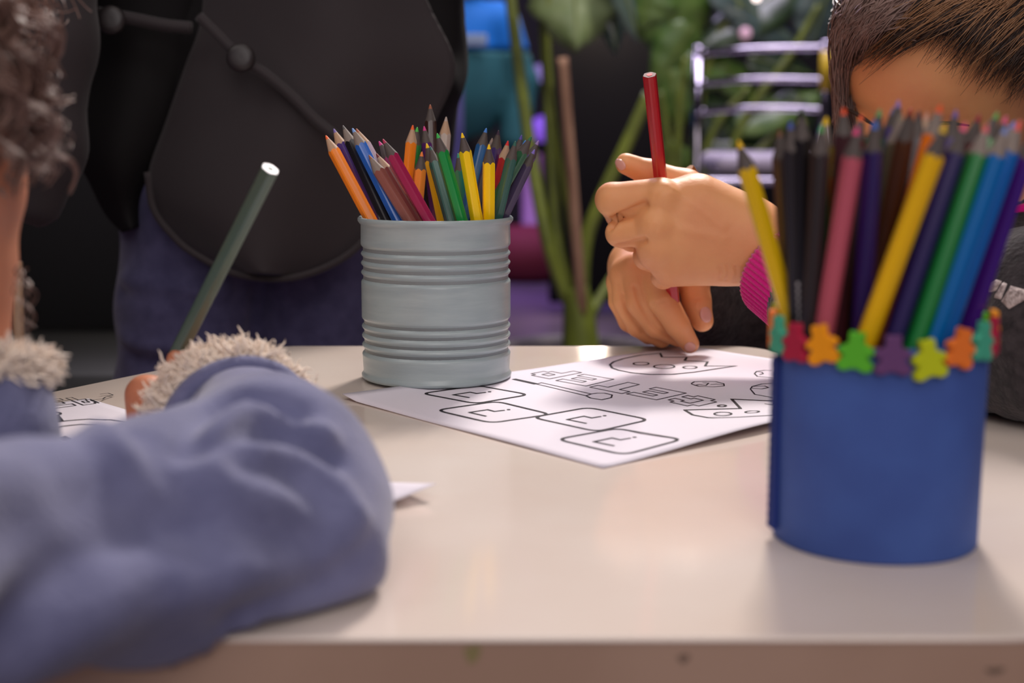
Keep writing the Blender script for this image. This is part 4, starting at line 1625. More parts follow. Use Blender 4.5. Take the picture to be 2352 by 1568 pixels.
# drawing arm inside the sleeve, the hand coming out of the cuff towards the back left
E1 = A_(-.080, .466, .0310)
ARM = [W(-330, 1315, .325), W(0, 1302, .368), W(400, 1234, .415), E1]
C1 = W(566, 992, .578)
cd = A_(-.52, .82, .06)
cd /= np.linalg.norm(cd)
Wr = C1 + cd * .004 + A_(0, 0, .002)
f.chain([LB + lax * .10 + A_(0, 0, .06)] + ARM + [Wr], [.026, .017, .016, .016, .017, .015], .008)
hand0 = C1 + cd * .045 + A_(.002, 0, .004)
f.cap(Wr, hand0, .017, .0175, .010)
f.chain([hand0, W(385, 915, .645), W(336, 908, .637), W(330, 955, .634)], [.013, .0095, .0092, .0080], .003)
f.chain([hand0, W(400, 915, .660), W(382, 918, .662), W(384, 945, .660)], [.013, .0100, .0090, .0070], .003)
f.chain([hand0, W(405, 905, .675), W(392, 925, .68), W(395, 945, .68)], [.013, .0095, .0085, .0070], .003)
f.chain([hand0, W(410, 915, .690), W(402, 930, .695), W(405, 945, .69)], [.012, .0088, .0078, .0065], .003)
f.chain([hand0 + A_(0, 0, .006), W(446, 850, .640), W(416, 832, .634)], [.013, .0095, .0072], .004)
V, F = f.mesh(1)
V = over_table(V, .0035)
obj('body', V, F, M['skin2'], boy)
face_parts(boy, LHC, LR, .98)

# jacket: loose sleeves with deep folds
f = Field(axis(-.60, .01, dc=.0032), axis(.24, .75, dc=.0032), axis(-.20, .15, dc=.0032))
f.ell(LB + A_(0, 0, .01), A_(.125, .095, .12), .03, np.array([lax, [.866, .5, 0], [0, 0, 1]]))
f.ell(LB + A_(-.01, 0, -.09), A_(.12, .095, .10), .03, np.array([lax, [.866, .5, 0], [0, 0, 1]]))
sh1 = LB + lax * .10 + A_(0, 0, .05)
f.chain([sh1] + ARM, [.048, .031, .0290, .0295, .0305], .02)
f.chain([E1, W(665, 1110, .506), W(615, 1040, .540), C1 + A_(0, 0, -.001)], [.0305, .0300, .0290, .0285], .012)
f.cap(W(310, 1135, .430), W(500, 1078, .500), .017, .0210, .025)
f.cap(W(335, 1062, .460), W(430, 1034, .500), .008, .011, .018)
f.chain([W(330, 1325, .412), W(540, 1300, .428), W(688, 1275, .444), W(700, 1190, .468)], [.024, .0245, .0245, .026], .018)
# opening of the cuff, facing the back left
f.half(C1 + cd * .010, cd, .003, lo=C1 - .055, hi=C1 + .075)
f.cap(C1 + cd * .045, C1 - cd * .010, .0245, .021, .005, sub=True)
# far sleeve by the chin
f.chain([LB - lax * .09 + A_(0, .02, .05), W(-330, 1050, .50), e2_ + A_(0.00, 0, -.004), W(-74, 1000, .497), W(-64, 905, .503)], [.05, .042, .030, .0275, .0252], .015)
f.cap(W(-64, 905, .503), W(-60, 820, .506), .019, .021, .004, sub=True)
f.half((0, 0, .0012), (0, 0, -1), .004, lo=[-.34, .405, -.2], hi=[.0, .75, .03])
V, F = f.mesh(1)
V = ripple(V, F, .0022, .045, 12, 7)
V = groove(V, F, [
    ([(0, 1240), (160, 1150), (330, 1085), (430, 1075)], .010, -.004),
    ([(10, 1480), (120, 1360), (240, 1260), (330, 1225), (440, 1215)], .011, -.008),
    ([(60, 1540), (200, 1440), (340, 1370), (500, 1340)], .012, .003),
    ([(230, 1000), (290, 1040), (360, 1100), (440, 1165)], .007, .005),
    ([(300, 1000), (380, 1050), (470, 1130)], .006, -.003),
    ([(400, 1150), (520, 1190), (640, 1230), (720, 1240)], .009, -.005),
    ([(430, 1330), (560, 1310), (700, 1270), (800, 1220)], .008, .003),
    ([(540, 1410), (640, 1380), (760, 1330), (840, 1260)], .006, -.003),
    ([(420, 1010), (450, 950), (520, 915), (600, 918), (680, 945)], .0060, -.0060),
    ([(480, 985), (560, 950), (650, 955), (740, 1000)], .0055, .0045),
    ([(450, 1010), (560, 990), (670, 1000), (760, 1050)], .0050, -.0045),
    ([(600, 1035), (690, 1060), (770, 1115), (815, 1180)], .0060, .0030),
    ([(560, 1055), (650, 1085), (740, 1145), (790, 1210)], .0060, -.0035)])
V = over_table(V, .0024)


def crease(P, Yd, wd, dep):
    """press a fold (dep < 0) or raise a ridge along a curve lying near the cloth"""
    global V
    Q = spline([W(x, y, yd) for (x, y), yd in zip(P, Yd)], 40)
    D = np.full(len(V), 9.0)
    for i in range(len(Q) - 1):
        ba = Q[i + 1] - Q[i]
        x = V - Q[i]
        t = np.clip((x @ ba) / (ba @ ba), 0, 1)
        D = np.minimum(D, np.linalg.norm(x - t[:, None] * ba, axis=1))
    V = V + N_ * (dep * np.exp(-(D / wd) ** 2))[:, None]


obj('jacket', V, F, M['blue_cloth'], boy)

# rolled hem of the cuff
Rc = frame(cd)
hemc = C1 + cd * .008


def ring_pts(c, R, rx, rz, n=48):
    return [c + R[0] * rx * math.cos(2 * PI * i / n) + R[2] * rz * math.sin(2 * PI * i / n) for i in range(n)]


rp = ring_pts(hemc, Rc, .0300, .0262)
V, F = tube(rp + [rp[0]], .0046, 12, False)
V[:, 2] = np.maximum(V[:, 2], .0026)
obj('cuff_hem', V, F, M['blue_cloth'], boy)


def fleece(person, c, R, rx, rz, axis_d, n, lo=.0030, L=.011, seed=3, r=.0011, wid=.014):
    g = np.random.default_rng(seed)
    paths = []
    for i in range(n):
        a = g.uniform(0, 2 * PI)
        rad = R[0] * math.cos(a) + R[2] * math.sin(a)
        tg = -R[0] * math.sin(a) + R[2] * math.cos(a)
        s = g.uniform(0, 1)
        base = c + R[0] * rx * math.cos(a) + R[2] * rz * math.sin(a) + axis_d * (wid * s) + rad * g.normal() * .002
        d = rad * (g.uniform(.2, 1)) + axis_d * g.uniform(-.1, .9) + tg * g.normal() * .55
        d /= np.linalg.norm(d)
        side = np.cross(d, g.normal(size=3))
        side /= max(np.linalg.norm(side), 1e-6)
        l = L * g.uniform(.5, 1.1)
        q = [base + d * l * t + side * .0022 * math.sin(5.5 * t + a * 3) * t for t in np.linspace(0, 1, 7)]
        paths.append(q)
    P = np.array(paths)
    P[:, :, 2] = np.maximum(P[:, :, 2], lo)
    V, F = strands(P, r * np.array([1, 1.25, 1.3, 1.25, 1.1, .8, .3]), 4)
    return obj('fleece', V, F, M['fleece'], person, kind='stuff')


def fleece_core(person, c, R, rx, rz, r, name='fleece_lining'):
    rp = ring_pts(c, R, rx, rz, 60)
    V, F = tube(rp + [rp[0]], r, 12, False)
    V = V + RNG.normal(size=V.shape) * .0006
    V[:, 2] = np.maximum(V[:, 2], .0028)
    return obj(name, V, F, M['fleece'], person)


fleece_core(boy, hemc + cd * .008, Rc, .0280, .0245, .0064)
fleece(boy, hemc + cd * .002, Rc, .0305, .0268, cd, 4600, seed=3, L=.0090, r=.00052, wid=.015)
d2 = W(-52, 800, .507) - W(-58, 905, .503)
d2 /= np.linalg.norm(d2)
R2 = frame(d2, (1, 0, 0))
c2_ = W(-66, 880, .5035)
fleece_core(boy, c2_, R2, .0205, .0205, .0045)
fleece(boy, c2_, R2, .0225, .0225, d2, 2200, lo=-1, seed=9, L=.0085, r=.00052, wid=.010)

# curly hair
f = Field(axis(LHC[0] - .13, LHC[0] + .13, dc=.005), axis(LHC[1] - .13, LHC[1] + .13, dc=.005), axis(LHC[2] - .13, LHC[2] + .13, dc=.005))
f.ell(LHC + LR[2] * .030 - LR[1] * .012, A_(.080, .095, .085), .01, LR)
f.ell(LHC - LR[1] * .045 - LR[2] * .03, A_(.074, .062, .07), .02, LR)
f.half(LHC + LR[1] * .050 + LR[2] * .04, LR[1] * .8 - LR[2] * .6, .01)
V, F = f.mesh(1)
obj('hair', V, F, M['curl_base'], boy)
g = np.random.default_rng(11)
paths = []
rads = []


def curl(base, d, L, R0, turns, n=26):
    d = d / np.linalg.norm(d)
    Rf = frame(d, (.3, .2, .9))
    ph = g.uniform(0, 6.28)
    sg = g.choice([-1, 1])
    out = []
    for t in np.linspace(0, 1, n):
        a = ph + sg * turns * 2 * PI * t
        r = R0 * (.35 + .65 * t) * (1 - .25 * t)
        out.append(base + d * L * t + r * (Rf[0] * math.cos(a) + Rf[2] * math.sin(a)) + A_(0, 0, -.012 * t * t))
    return out


for i in range(1100):
    d = g.normal(size=3)
    d /= np.linalg.norm(d)
    loc = A_(d @ LR[0], d @ LR[1], d @ LR[2])
    if loc[1] > .45 and loc[2] < .55:
        continue
    if loc[2] < -.6:
        continue
    base = LHC + LR[2] * .030 - LR[1] * .012 + LR.T @ (loc * A_(.078, .093, .083))
    dd = d * .55 + A_(.10, 0, -.55) + g.normal(size=3) * .45
    for q in range(3):
        paths.append(curl(base + g.normal(size=3) * .003, dd + g.normal(size=3) * .08, g.uniform(.018, .034), g.uniform(.005, .009), g.uniform(1, 2.2)))
# ringlets that fall beside the cheek into view
for i in range(150):
    px, py = g.uniform(-150, 62), g.uniform(-80, 215)
    base = W(px, py, .50 + g.normal() * .012)
    dd = A_(.25, 0, -1.0) + g.normal(size=3) * .35
    L_, R_, t_ = g.uniform(.014, .030), g.uniform(.0050, .0095), g.uniform(1.1, 1.9)
    st_ = g.bit_generator.state
    for q in range(7):
        g.bit_generator.state = st_
        c_ = np.array(curl(base, dd, L_, R_, t_))
        g.bit_generator.state = st_
        g.uniform(size=4 + q * 3)
        paths.append(list(c_ + g.normal(size=3) * .0011))
P = np.array(paths)
V, F = strands(P, np.linspace(.00042, .00022, P.shape[1]), 3)
obj('curls', V, F, M['curl'], boy, kind='stuff')
paths = []
for px, py, r_ in ((66, 655, .0045), (118, 230, .0085), (96, 300, .009), (70, 310, .0085), (100, 120, .006), (60, 170, .008)):
    base = W(px - 18, py - 30, .498)
    for q in range(6):
        paths.append(curl(base + g.normal(size=3) * .0012, A_(.2, 0, -1), .010, r_, 1.5))
V, F = strands(np.array(paths), np.linspace(.00030, .00015, 26), 3)
obj('stray_curls', V, F, M['curl'], boy, kind='stuff')
# legs
f = Field(axis(-.60, -.08, dc=.010), axis(.26, .72, dc=.010), axis(FZ, -.08, dc=.010))
for s in (-1, 1):
    hip = LB + lax * .055 * s + A_(0, 0, -.13)
    knee = hip + A_(.13, .075, -.035)
    foot = knee + A_(-.02, -.01, -.25)
    f.chain([hip, knee, foot], [.058, .045, .034], .02)
f.ell(LB + A_(-.01, 0, -.14), A_(.10, .09, .05), .02)
V, F = f.mesh(1)
obj('trousers', V, F, M['black'], boy)
for s in (-1, 1):
    ft = LB + lax * .055 * s + A_(.11, .065, -.42)
    V, F = sphere(ft + A_(.03, .016, 0), .034, 16, 10, (1.6, 1.0, .7), np.array([[.866, .5, 0], [-.5, .866, 0], [0, 0, 1]]))
    V[:, 2] = np.maximum(V[:, 2], FZ + .001)
    obj('shoe', V, F, M['red'], boy)
st = thing('stool', 'small round stool under the child in the pale blue jacket', 'stool', (LB[0] - .05, LB[1] - .03, FZ))
MB().lathe([(0, FZ + .216), (.082, FZ + .216), (.090, FZ + .208), (.090, FZ + .198), (.082, FZ + .192), (0, FZ + .192)], (LB[0] - .05, LB[1] - .03, 0), 32).obj('seat', M['beech'], st)
for k in range(4):
    a = PI / 4 + k * PI / 2
    MB().tube([(LB[0] - .05 + .07 * math.cos(a), LB[1] - .03 + .07 * math.sin(a), FZ + .192), (LB[0] - .05 + .09 * math.cos(a), LB[1] - .03 + .09 * math.sin(a), FZ)], .011, 10).obj('leg', M['beech'], st)

# ------------------------------------------------------------------ adult in the black coat, standing behind the table
AY = 1.24
ad = thing('person', 'adult in a black coat and navy jeans standing behind the grey tin', 'person', (-.20, AY, FZ))


def patch(name, person, rows, Yf, th, m, n=26, mm=30, bulge=.03, smooth_rows=True):
    """a piece of cloth given by the two edge curves of each row; Yf(s, t) is its depth"""
    L = spline([(a[0], a[1], 0) for a, b in rows], n)
    Rr = spline([(b[0], b[1], 0) for a, b in rows], n)
    V = []
    for sd in (0, 1):
        for i in range(n):
            for j in range(mm):
                s, t = i / (n - 1), j / (mm - 1)
                p = L[i] * (1 - t) + Rr[i] * t
                V.append(W(p[0], p[1], Yf(s, t) + sd * th))
    k = n * mm
    F = []
    ix = lambda i, j, s: s * k + i * mm + j
    for i in range(n - 1):
        for j in range(mm - 1):
            F.append((ix(i, j, 0), ix(i + 1, j, 0), ix(i + 1, j + 1, 0), ix(i, j + 1, 0)))
            F.append((ix(i, j, 1), ix(i, j + 1, 1), ix(i + 1, j + 1, 1), ix(i + 1, j, 1)))
    for i in range(n - 1):
        F.append((ix(i, 0, 0), ix(i, 0, 1), ix(i + 1, 0, 1), ix(i + 1, 0, 0)))
        F.append((ix(i, mm - 1, 0), ix(i + 1, mm - 1, 0), ix(i + 1, mm - 1, 1), ix(i, mm - 1, 1)))
    for j in range(mm - 1):
        F.append((ix(0, j, 0), ix(0, j + 1, 0), ix(0, j + 1, 1), ix(0, j, 1)))
        F.append((ix(n - 1, j, 0), ix(n - 1, j, 1), ix(n - 1, j + 1, 1), ix(n - 1, j + 1, 0)))
    return obj(name, V, F, m, person)


# body core (head above the picture)
f = Field(axis(-.42, .06, dc=.011), axis(AY - .16, AY + .17, dc=.011), axis(FZ, 1.16, dc=.011))
cx = -.205
AH = A_(cx + .03, AY - .05, 1.03)
head(f, AH, frame((.10, -.75, -.55)), 1.15)
f.cap((cx, AY + .01, .86), AH - A_(0, -.02, .03), .048, .046, .02)
f.ell((cx, AY, .68), A_(.145, .080, .20), .04)
f.ell((cx, AY, .40), A_(.120, .080, .20), .04)
f.ell((cx, AY + .01, .20), A_(.130, .085, .12), .04)
for px, yy in ((438, 1.20), (706, 1.218)):
    a3 = W(px, 960, yy)
    f.chain([(a3[0] * .8 + cx * .2, AY, .10), a3, A_(a3[0], yy + .01, FZ + .03)], [.05, .042, .03], .01)
f.chain([(cx + .14, AY, .80), W(955, 140, 1.24), W(830, 220, 1.16)], [.036, .022, .018], .01)
f.chain([(cx - .14, AY, .80), (cx - .20, AY - .03, .50), W(118, -200, 1.09), W(108, 250, 1.05)], [.038, .026, .024, .018], .015)
V, F = f.mesh(1)
obj('body', V, F, M['skin3'], ad)
face_parts(ad, AH, frame((.10, -.75, -.55)), 1.15)
hair_cap(ad, AH, frame((.10, -.75, -.55)), 1.15, M['hair_base'], .012, (.62, .78), .008)

# coat body and sleeves
f = Field(axis(-.46, .09, dc=.0065), axis(AY - .19, AY + .19, dc=.0065), axis(-.02, .92, dc=.0065))
f.ell((cx, AY, .68), A_(.175, .105, .20), .05)
f.ell((cx, AY, .42), A_(.152, .105, .22), .05)
f.ell((cx - .005, AY + .012, .17), A_(.162, .115, .17), .05)
f.cap((cx + .15, AY, .79), W(972, 140, 1.235), .055, .032, .02)
f.chain([W(972, 140, 1.235), W(945, 200, 1.21), W(800, 230, 1.15)], [.032, .032, .030], .02)
f.half((0, 0, .045), (0, 0, -1), .01)
V, F = f.mesh(1)
V = ripple(V, F, .004, .09, 5, 7)
obj('coat', V, F, M['coat2'], ad)

# right front panel with rounded hem
rowsR = [((470, -120), (930, -120)), ((462, 40), (990, 20)), ((425, 150), (1046, 150)), ((380, 280), (1005, 270)), ((340, 400), (925, 420)), ((352, 480), (868, 520)),
         ((440, 575), (790, 590)), ((540, 626), (700, 633))]
Yr = lambda s, t: 1.118 - .030 * math.sin(PI * min(1, max(0, t)) ** .9) - .012 * s + .006 * math.sin(7 * t + 3 * s) + .012 * (1 - t) ** 3
fp = patch('coat_front', ad, rowsR, Yr, .006, M['coat'], 40, 40)


def on(fpY, px, py, off=.004):
    return W(px, py, fpY - off)


# hem seam
hem = [(338, 395), (352, 480), (400, 545), (450, 585), (540, 628), (640, 640), (720, 625), (800, 585), (866, 522)]
V, F = tube(spline([W(x, y, 1.092 + .010 * ((x - 600) / 300) ** 2) for x, y in hem], 50), .0026, 8)
obj('coat_hem', V, F, M['coat'], ad)
# corded seam with buttons
cord = [(458, 38), (505, 85), (555, 135), (610, 170), (670, 220), (725, 275), (775, 315)]
V, F = tube(spline([W(x, y, 1.088 - .004 * i) for i, (x, y) in enumerate(cord)], 40), .0042, 8)
obj('cord', V, F, M['coat'], ad)
cord = [(225, 30), (300, 42), (380, 58), (440, 64)]
V, F = tube(spline([W(x, y, 1.112) for x, y in cord], 24), .0048, 8)
obj('cord', V, F, M['coat'], ad)
for px, py, yd in ((553, 133, 1.074), (256, 46, 1.098)):
    c = W(px, py, yd)
    mbb = MB().lathe([(0, .0040), (.006, .0042), (.0086, .0036), (.0106, .0018), (.0108, 0), (.0098, -.002), (0, -.003)], (0, 0, 0), 32)
    Rb = np.array(Vector((.05, -1, .08)).normalized().to_track_quat('Z', 'Y').to_matrix())
    V = np.array(mbb.V) @ Rb.T + c
    obj('button', V, mbb.F, M['button'], ad)
# left front panel, darker, and the fold beside it
rowsL = [((150, -120), (480, -120)), ((200, 0), (470, 20)), ((180, 200), (425, 180)), ((165, 330), (370, 330)), ((205, 420), (335, 425)), ((240, 490), (330, 470)), ((280, 535), (322, 520))]
Yl = lambda s, t: 1.150 - .020 * math.sin(PI * t) + .008 * math.sin(9 * s)
patch('coat_front', ad, rowsL, Yl, .006, M['coat2'], 30, 24)
# hanging sleeve end at the outer left
f = Field(axis(-.48, -.20, dc=.0055), axis(.96, 1.34, dc=.0055), axis(.02, .88, dc=.0055))
f.chain([(cx - .145, AY, .79), (cx - .20, AY - .03, .50), W(116, -200, 1.09), W(112, 100, 1.06), W(104, 330, 1.045), W(88, 470, 1.04)], [.056, .043, .0345, .0320, .0265, .0170], .015)
V, F = f.mesh(1)
V = ripple(V, F, .0025, .08, 15, 6)
obj('coat_sleeve', V, F, M['coat'], ad)

# jeans
f = Field(axis(-.36, .02, dc=.005), axis(1.08, 1.34, dc=.005), axis(FZ + .03, .14, dc=.005))
a1, a2, a3 = W(455, 430, 1.20), W(440, 700, 1.20), W(420, 960, 1.21)
f.chain([a1, a2, a3, A_(a3[0], 1.22, FZ + .05)], [.062, .0585, .058, .05], .02)
a1, a2, a3 = W(720, 430, 1.22), W(724, 700, 1.225), W(712, 960, 1.23)
f.chain([a1, a2, a3, A_(a3[0], 1.23, FZ + .05)], [.064, .060, .058, .050], .004)
f.ell((-.21, 1.24, .08), A_(.125, .08, .07), .03)
V, F = f.mesh(1)
N_ = vnormals(V, F)
crease([(270, 640), (330, 650), (430, 668), (520, 664)], [1.16, 1.15, 1.14, 1.15], .007, .004)
crease([(270, 668), (340, 676), (440, 690)], [1.16, 1.15, 1.14], .006, -.004)
crease([(262, 770), (330, 790), (420, 800), (520, 790)], [1.16, 1.15, 1.14, 1.15], .008, .005)
crease([(262, 810), (340, 822), (430, 830)], [1.16, 1.15, 1.14], .007, -.004)
crease([(600, 660), (590, 740), (575, 800)], [1.17, 1.17, 1.17], .006, -.005)
V = ripple(V, F, .0018, .06, 8, 6)
obj('jeans', V, F, M['jeans'], ad)
for x in (a3[0], W(420, 960, 1.21)[0]):
    V, F = sphere((x, 1.20, FZ + .03), .045, 16, 10, (.9, 1.9, .7))
    V[:, 2] = np.maximum(V[:, 2], FZ + .001)
    obj('shoe', V, F, M['black'], ad)

# ------------------------------------------------------------------ red kid's chair and black armchair at the left
RC = A_(-.50, 1.05, FZ)
rc = thing('small_chair', 'red childrens chair with a pale wooden frame behind the curly-haired child', 'chair', tuple(RC))
for px, y in ((47, 1.06), (-420, 1.06)):
    a = W(px - 8, 600, y)
    V, F = tube([a, W(px, 860, y), A_(W(px, 860, y)[0] + .0, y + .01, FZ)], [.0042, .0042, .006], 8)
    obj('post', V, F, M['beech'], rc)
p0, p1 = W(-420, 650, 1.07), W(40, 870, 1.07)
MB().box(((p0[0] + p1[0]) / 2, 1.068, (p0[2] + p1[2]) / 2 - .02), ((p1[0] - p0[0]) / 2 - .003, .006, (p0[2] - p1[2]) / 2 + .02), bev=.004).obj('backrest', M['red'], rc)
MB().box(((p0[0] + p1[0]) / 2, .99, FZ + .25), ((p1[0] - p0[0]) / 2 + .004, .09, .010), bev=.008).obj('seat', M['red'], rc)
for sx in (p0[0] + .01, p1[0] - .01):
    MB().tube([(sx, .92, FZ + .245), (sx, .91, FZ)], .007, 8).obj('leg', M['beech'], rc)

ac = thing('armchair', 'black leather armchair in the dark behind the red childrens chair', 'armchair', (-.52, 1.78, FZ))
MB().box((-.56, 1.76, -.27), (.30, .26, .06), bev=.03).obj('base', M['leather'], ac)
MB().box((-.56, 1.74, -.165), (.235, .25, .045), bev=.04).obj('seat_cushion', M['leather'], ac)
MB().box((-.56, 1.98, .02), (.30, .065, .26), bev=.06).obj('backrest', M['leather'], ac)
for sx in (-.86, -.26):
    MB().box((sx, 1.74, -.15), (.065, .27, .16), bev=.05).obj('armrest', M['leather'], ac)
for sx in (-.86, -.28):
    for y in (1.58, 2.0):
        MB().lathe([(.018, FZ + .16), (.015, FZ), (0, FZ)], (sx, y, 0), 12).obj('foot', M['metal_dark'], ac)

# ------------------------------------------------------------------ child in a blue jacket in the far background
BY = 4.0
bx = W(1052, 100, BY)[0]
bp = thing('person', 'child in a bright blue and teal jacket, far behind the grey tin', 'person', (bx, BY, FZ))
f = Field(axis(bx - .24, bx + .24, dc=.012), axis(BY - .16, BY + .16, dc=.012), axis(FZ, .78, dc=.012))
BHc = A_(bx + .01, BY, .61)
BRf = frame((-.5, .85, -.1))
head(f, BHc, BRf, 1.0)
f.cap((bx, BY, .46), BHc - A_(0, 0, .03), .04, .04, .02)
f.ell((bx, BY, .30), A_(.11, .075, .19), .03)
for s in (-1, 1):
    f.chain([(bx + s * .05, BY, .10), (bx + s * .055, BY, -.18), (bx + s * .055, BY, FZ + .03)], [.055, .045, .03], .02)
    f.chain([(bx + s * .12, BY, .42), (bx + s * .155, BY, .26), (bx + s * .145, BY - .03, .10)], [.035, .03, .022], .02)
V, F = f.mesh(1)
obj('body', V, F, M['skin3'], bp)
face_parts(bp, BHc, BRf, 1.0)
hair_cap(bp, BHc, BRf, 1.0, M['hair_base'], .010, (.62, .78), .008)
for nm, m, lo, hi in (('jacket_yoke', mat('bright_blue_fabric', (0, 122, 214), .7), .352, .60), ('jacket', mat('teal_fabric', (44, 108, 112), .8, noise=.2, nscale=10), .06, .352)):
    f = Field(axis(bx - .25, bx + .25, dc=.008), axis(BY - .16, BY + .16, dc=.008), axis(.0, .56, dc=.008))
    f.ell((bx, BY, .29), A_(.138, .098, .215), .03)
    f.cap((bx - .10, BY, .43), (bx + .10, BY, .43), .055, .055, .04)
    for s in (-1, 1):
        f.chain([(bx + s * .115, BY, .43), (bx + s * .17, BY, .27), (bx + s * .155, BY - .035, .11)], [.056, .05, .042], .015)
    f.half((0, 0, lo), (0, -.0, -1), .003)
    f.half((0, 0, hi), (0, 0, 1), .003)
    V, F = f.mesh(1)
    obj(nm, V, F, m, bp)
wp = W(1072, 92, BY - .1)
MB().box((wp[0], BY - .102, wp[2]), (.055, .004, .016), bev=.003).obj('chest_stripe', mat('pale_print', (150, 170, 190), .7), bp)
f = Field(axis(bx - .14, bx + .14, dc=.010), axis(BY - .1, BY + .1, dc=.010), axis(FZ + .04, .14, dc=.010))
for s in (-1, 1):
    f.chain([(bx + s * .05, BY, .08), (bx + s * .055, BY, -.18), (bx + s * .055, BY, FZ + .05)], [.068, .056, .046], .02)
V, F = f.mesh(1)
obj('trousers', V, F, M['black'], bp)
for s in (-1, 1):
    V, F = sphere((bx + s * .055, BY + .03, FZ + .028), .04, 14, 8, (.9, 1.8, .7))
    V[:, 2] = np.maximum(V[:, 2], FZ + .001)
    obj('shoe', V, F, M['jeans'], bp)

# lilac banner just in front of that child
l0, l1 = W(905, 130, 3.2), W(1066, 520, 3.2)
bn = thing('pop_up_banner', 'plain lilac pop-up banner between the black coat and the child in blue', 'banner', ((l0[0] + l1[0]) / 2, 3.2, FZ))
MB().box(((l0[0] + l1[0]) / 2, 3.2, (l0[2] - .05 + FZ + .04) / 2), ((l1[0] - l0[0]) / 2, .003, (l0[2] - .05 - FZ - .04) / 2)).obj('fabric_panel', M['lilac'], bn, smooth=False)
MB().box(((l0[0] + l1[0]) / 2, 3.2, FZ + .02), ((l1[0] - l0[0]) / 2 + .01, .05, .02), bev=.01).obj('base', M['metal_dark'], bn)
MB().tube([((l0[0] + l1[0]) / 2, 3.21, FZ + .04), ((l0[0] + l1[0]) / 2, 3.21, l0[2] - .06)], .008, 8).obj('pole', M['metal_dark'], bn)

# pink-lavender pillar and a maroon pouf far back
pw = W(1222, 450, 6.2)
pl = thing('lavender_column', 'slim pale lavender column far behind the grey tin', 'column', (pw[0], 6.2, FZ))
MB().lathe([(0, FZ), (.10, FZ), (.10, FZ + .02), (.045, FZ + .03), (.045, .02), (.04, .03), (0, .03)], (pw[0], 6.2, 0), 32).obj('column', mat('lavender_paint', (150, 116, 164), .6), pl)

# ------------------------------------------------------------------ chrome chair
CY_ = 3.5
cl, cr = W(1605, 110, CY_), W(1898, 100, CY_)
ch = thing('chrome_chair', 'chrome chair with three curved back rails and a white vinyl seat', 'chair', ((cl[0] + cr[0]) / 2, CY_, FZ))
zt, zs = W(1605, 112, CY_)[2], W(1605, 392, CY_)[2]
rp = .0125
for x, zt_ in ((cl[0], zt), (cr[0], zt + .012)):
    mbp = MB().tube([(x, CY_, FZ), (x, CY_, zs - .02), (x, CY_, zt_ - .004)], rp, 16)
    o = mbp.obj('back_post', M['chrome'], ch)
    V, F = sphere((x, CY_, zt_ - .004), rp * 1.12, 16, 10)
    obj('finial', V, F, M['chrome'], o)
MB().lathe([(rp + .0004, zt - .10), (rp + .0008, zt - .10), (rp + .0008, zt - .005), (rp + .0004, zt - .005)], (cr[0], CY_, 0), 24).obj('yellow_reflection_band', M['yellow'], ch)  # thin shell added to paint a yellow reflection on the post
for y0, y1 in ((122, 110), (190, 184), (256, 252)):
    za, zb = W(1620, y0, CY_)[2], W(1890, y1, CY_)[2]
    pts = []
    for t in np.linspace(0, 1, 20):
        pts.append((cl[0] + (cr[0] - cl[0]) * t, CY_ + .045 * math.sin(PI * t), za + (zb - za) * t + .007 * math.sin(PI * t)))
    MB().tube(pts, .0082, 14).obj('back_rail', M['chrome'], ch)
for y0 in (117, 187, 254):
    for x in (cl[0],):
        V, F = sphere((x, CY_ - rp, W(1605, y0 + 8, CY_)[2]), .005, 12, 8, (1, .5, 1))
        obj('bolt', V, F, M['chrome'], ch)
s0 = W(1612, 352, CY_)[2]
s1 = W(1612, 402, CY_)[2]
mw = (cr[0] - cl[0]) / 2
MB().box(((cl[0] + cr[0]) / 2 + .022, CY_ + .19, (s0 + s1) / 2), (mw - .030, .150, (s0 - s1) / 2), bev=.022).obj('seat_cushion', M['seat'], ch)
zr = W(1650, 417, CY_)[2]
MB().box(((cl[0] + cr[0]) / 2, CY_ + .19, zr), (mw + .004, .19, .010), bev=.009).obj('seat_frame', M['chrome'], ch)
for x in (cl[0], cr[0]):
    MB().tube([(x, CY_ + .36, zr - .008), (x, CY_ + .37, FZ)], rp, 14).obj('front_leg', M['chrome'], ch)
MB().tube([(cl[0], CY_ + .365, FZ + .18), (cr[0], CY_ + .365, FZ + .18)], .008, 12).obj('stretcher', M['chrome'], ch)


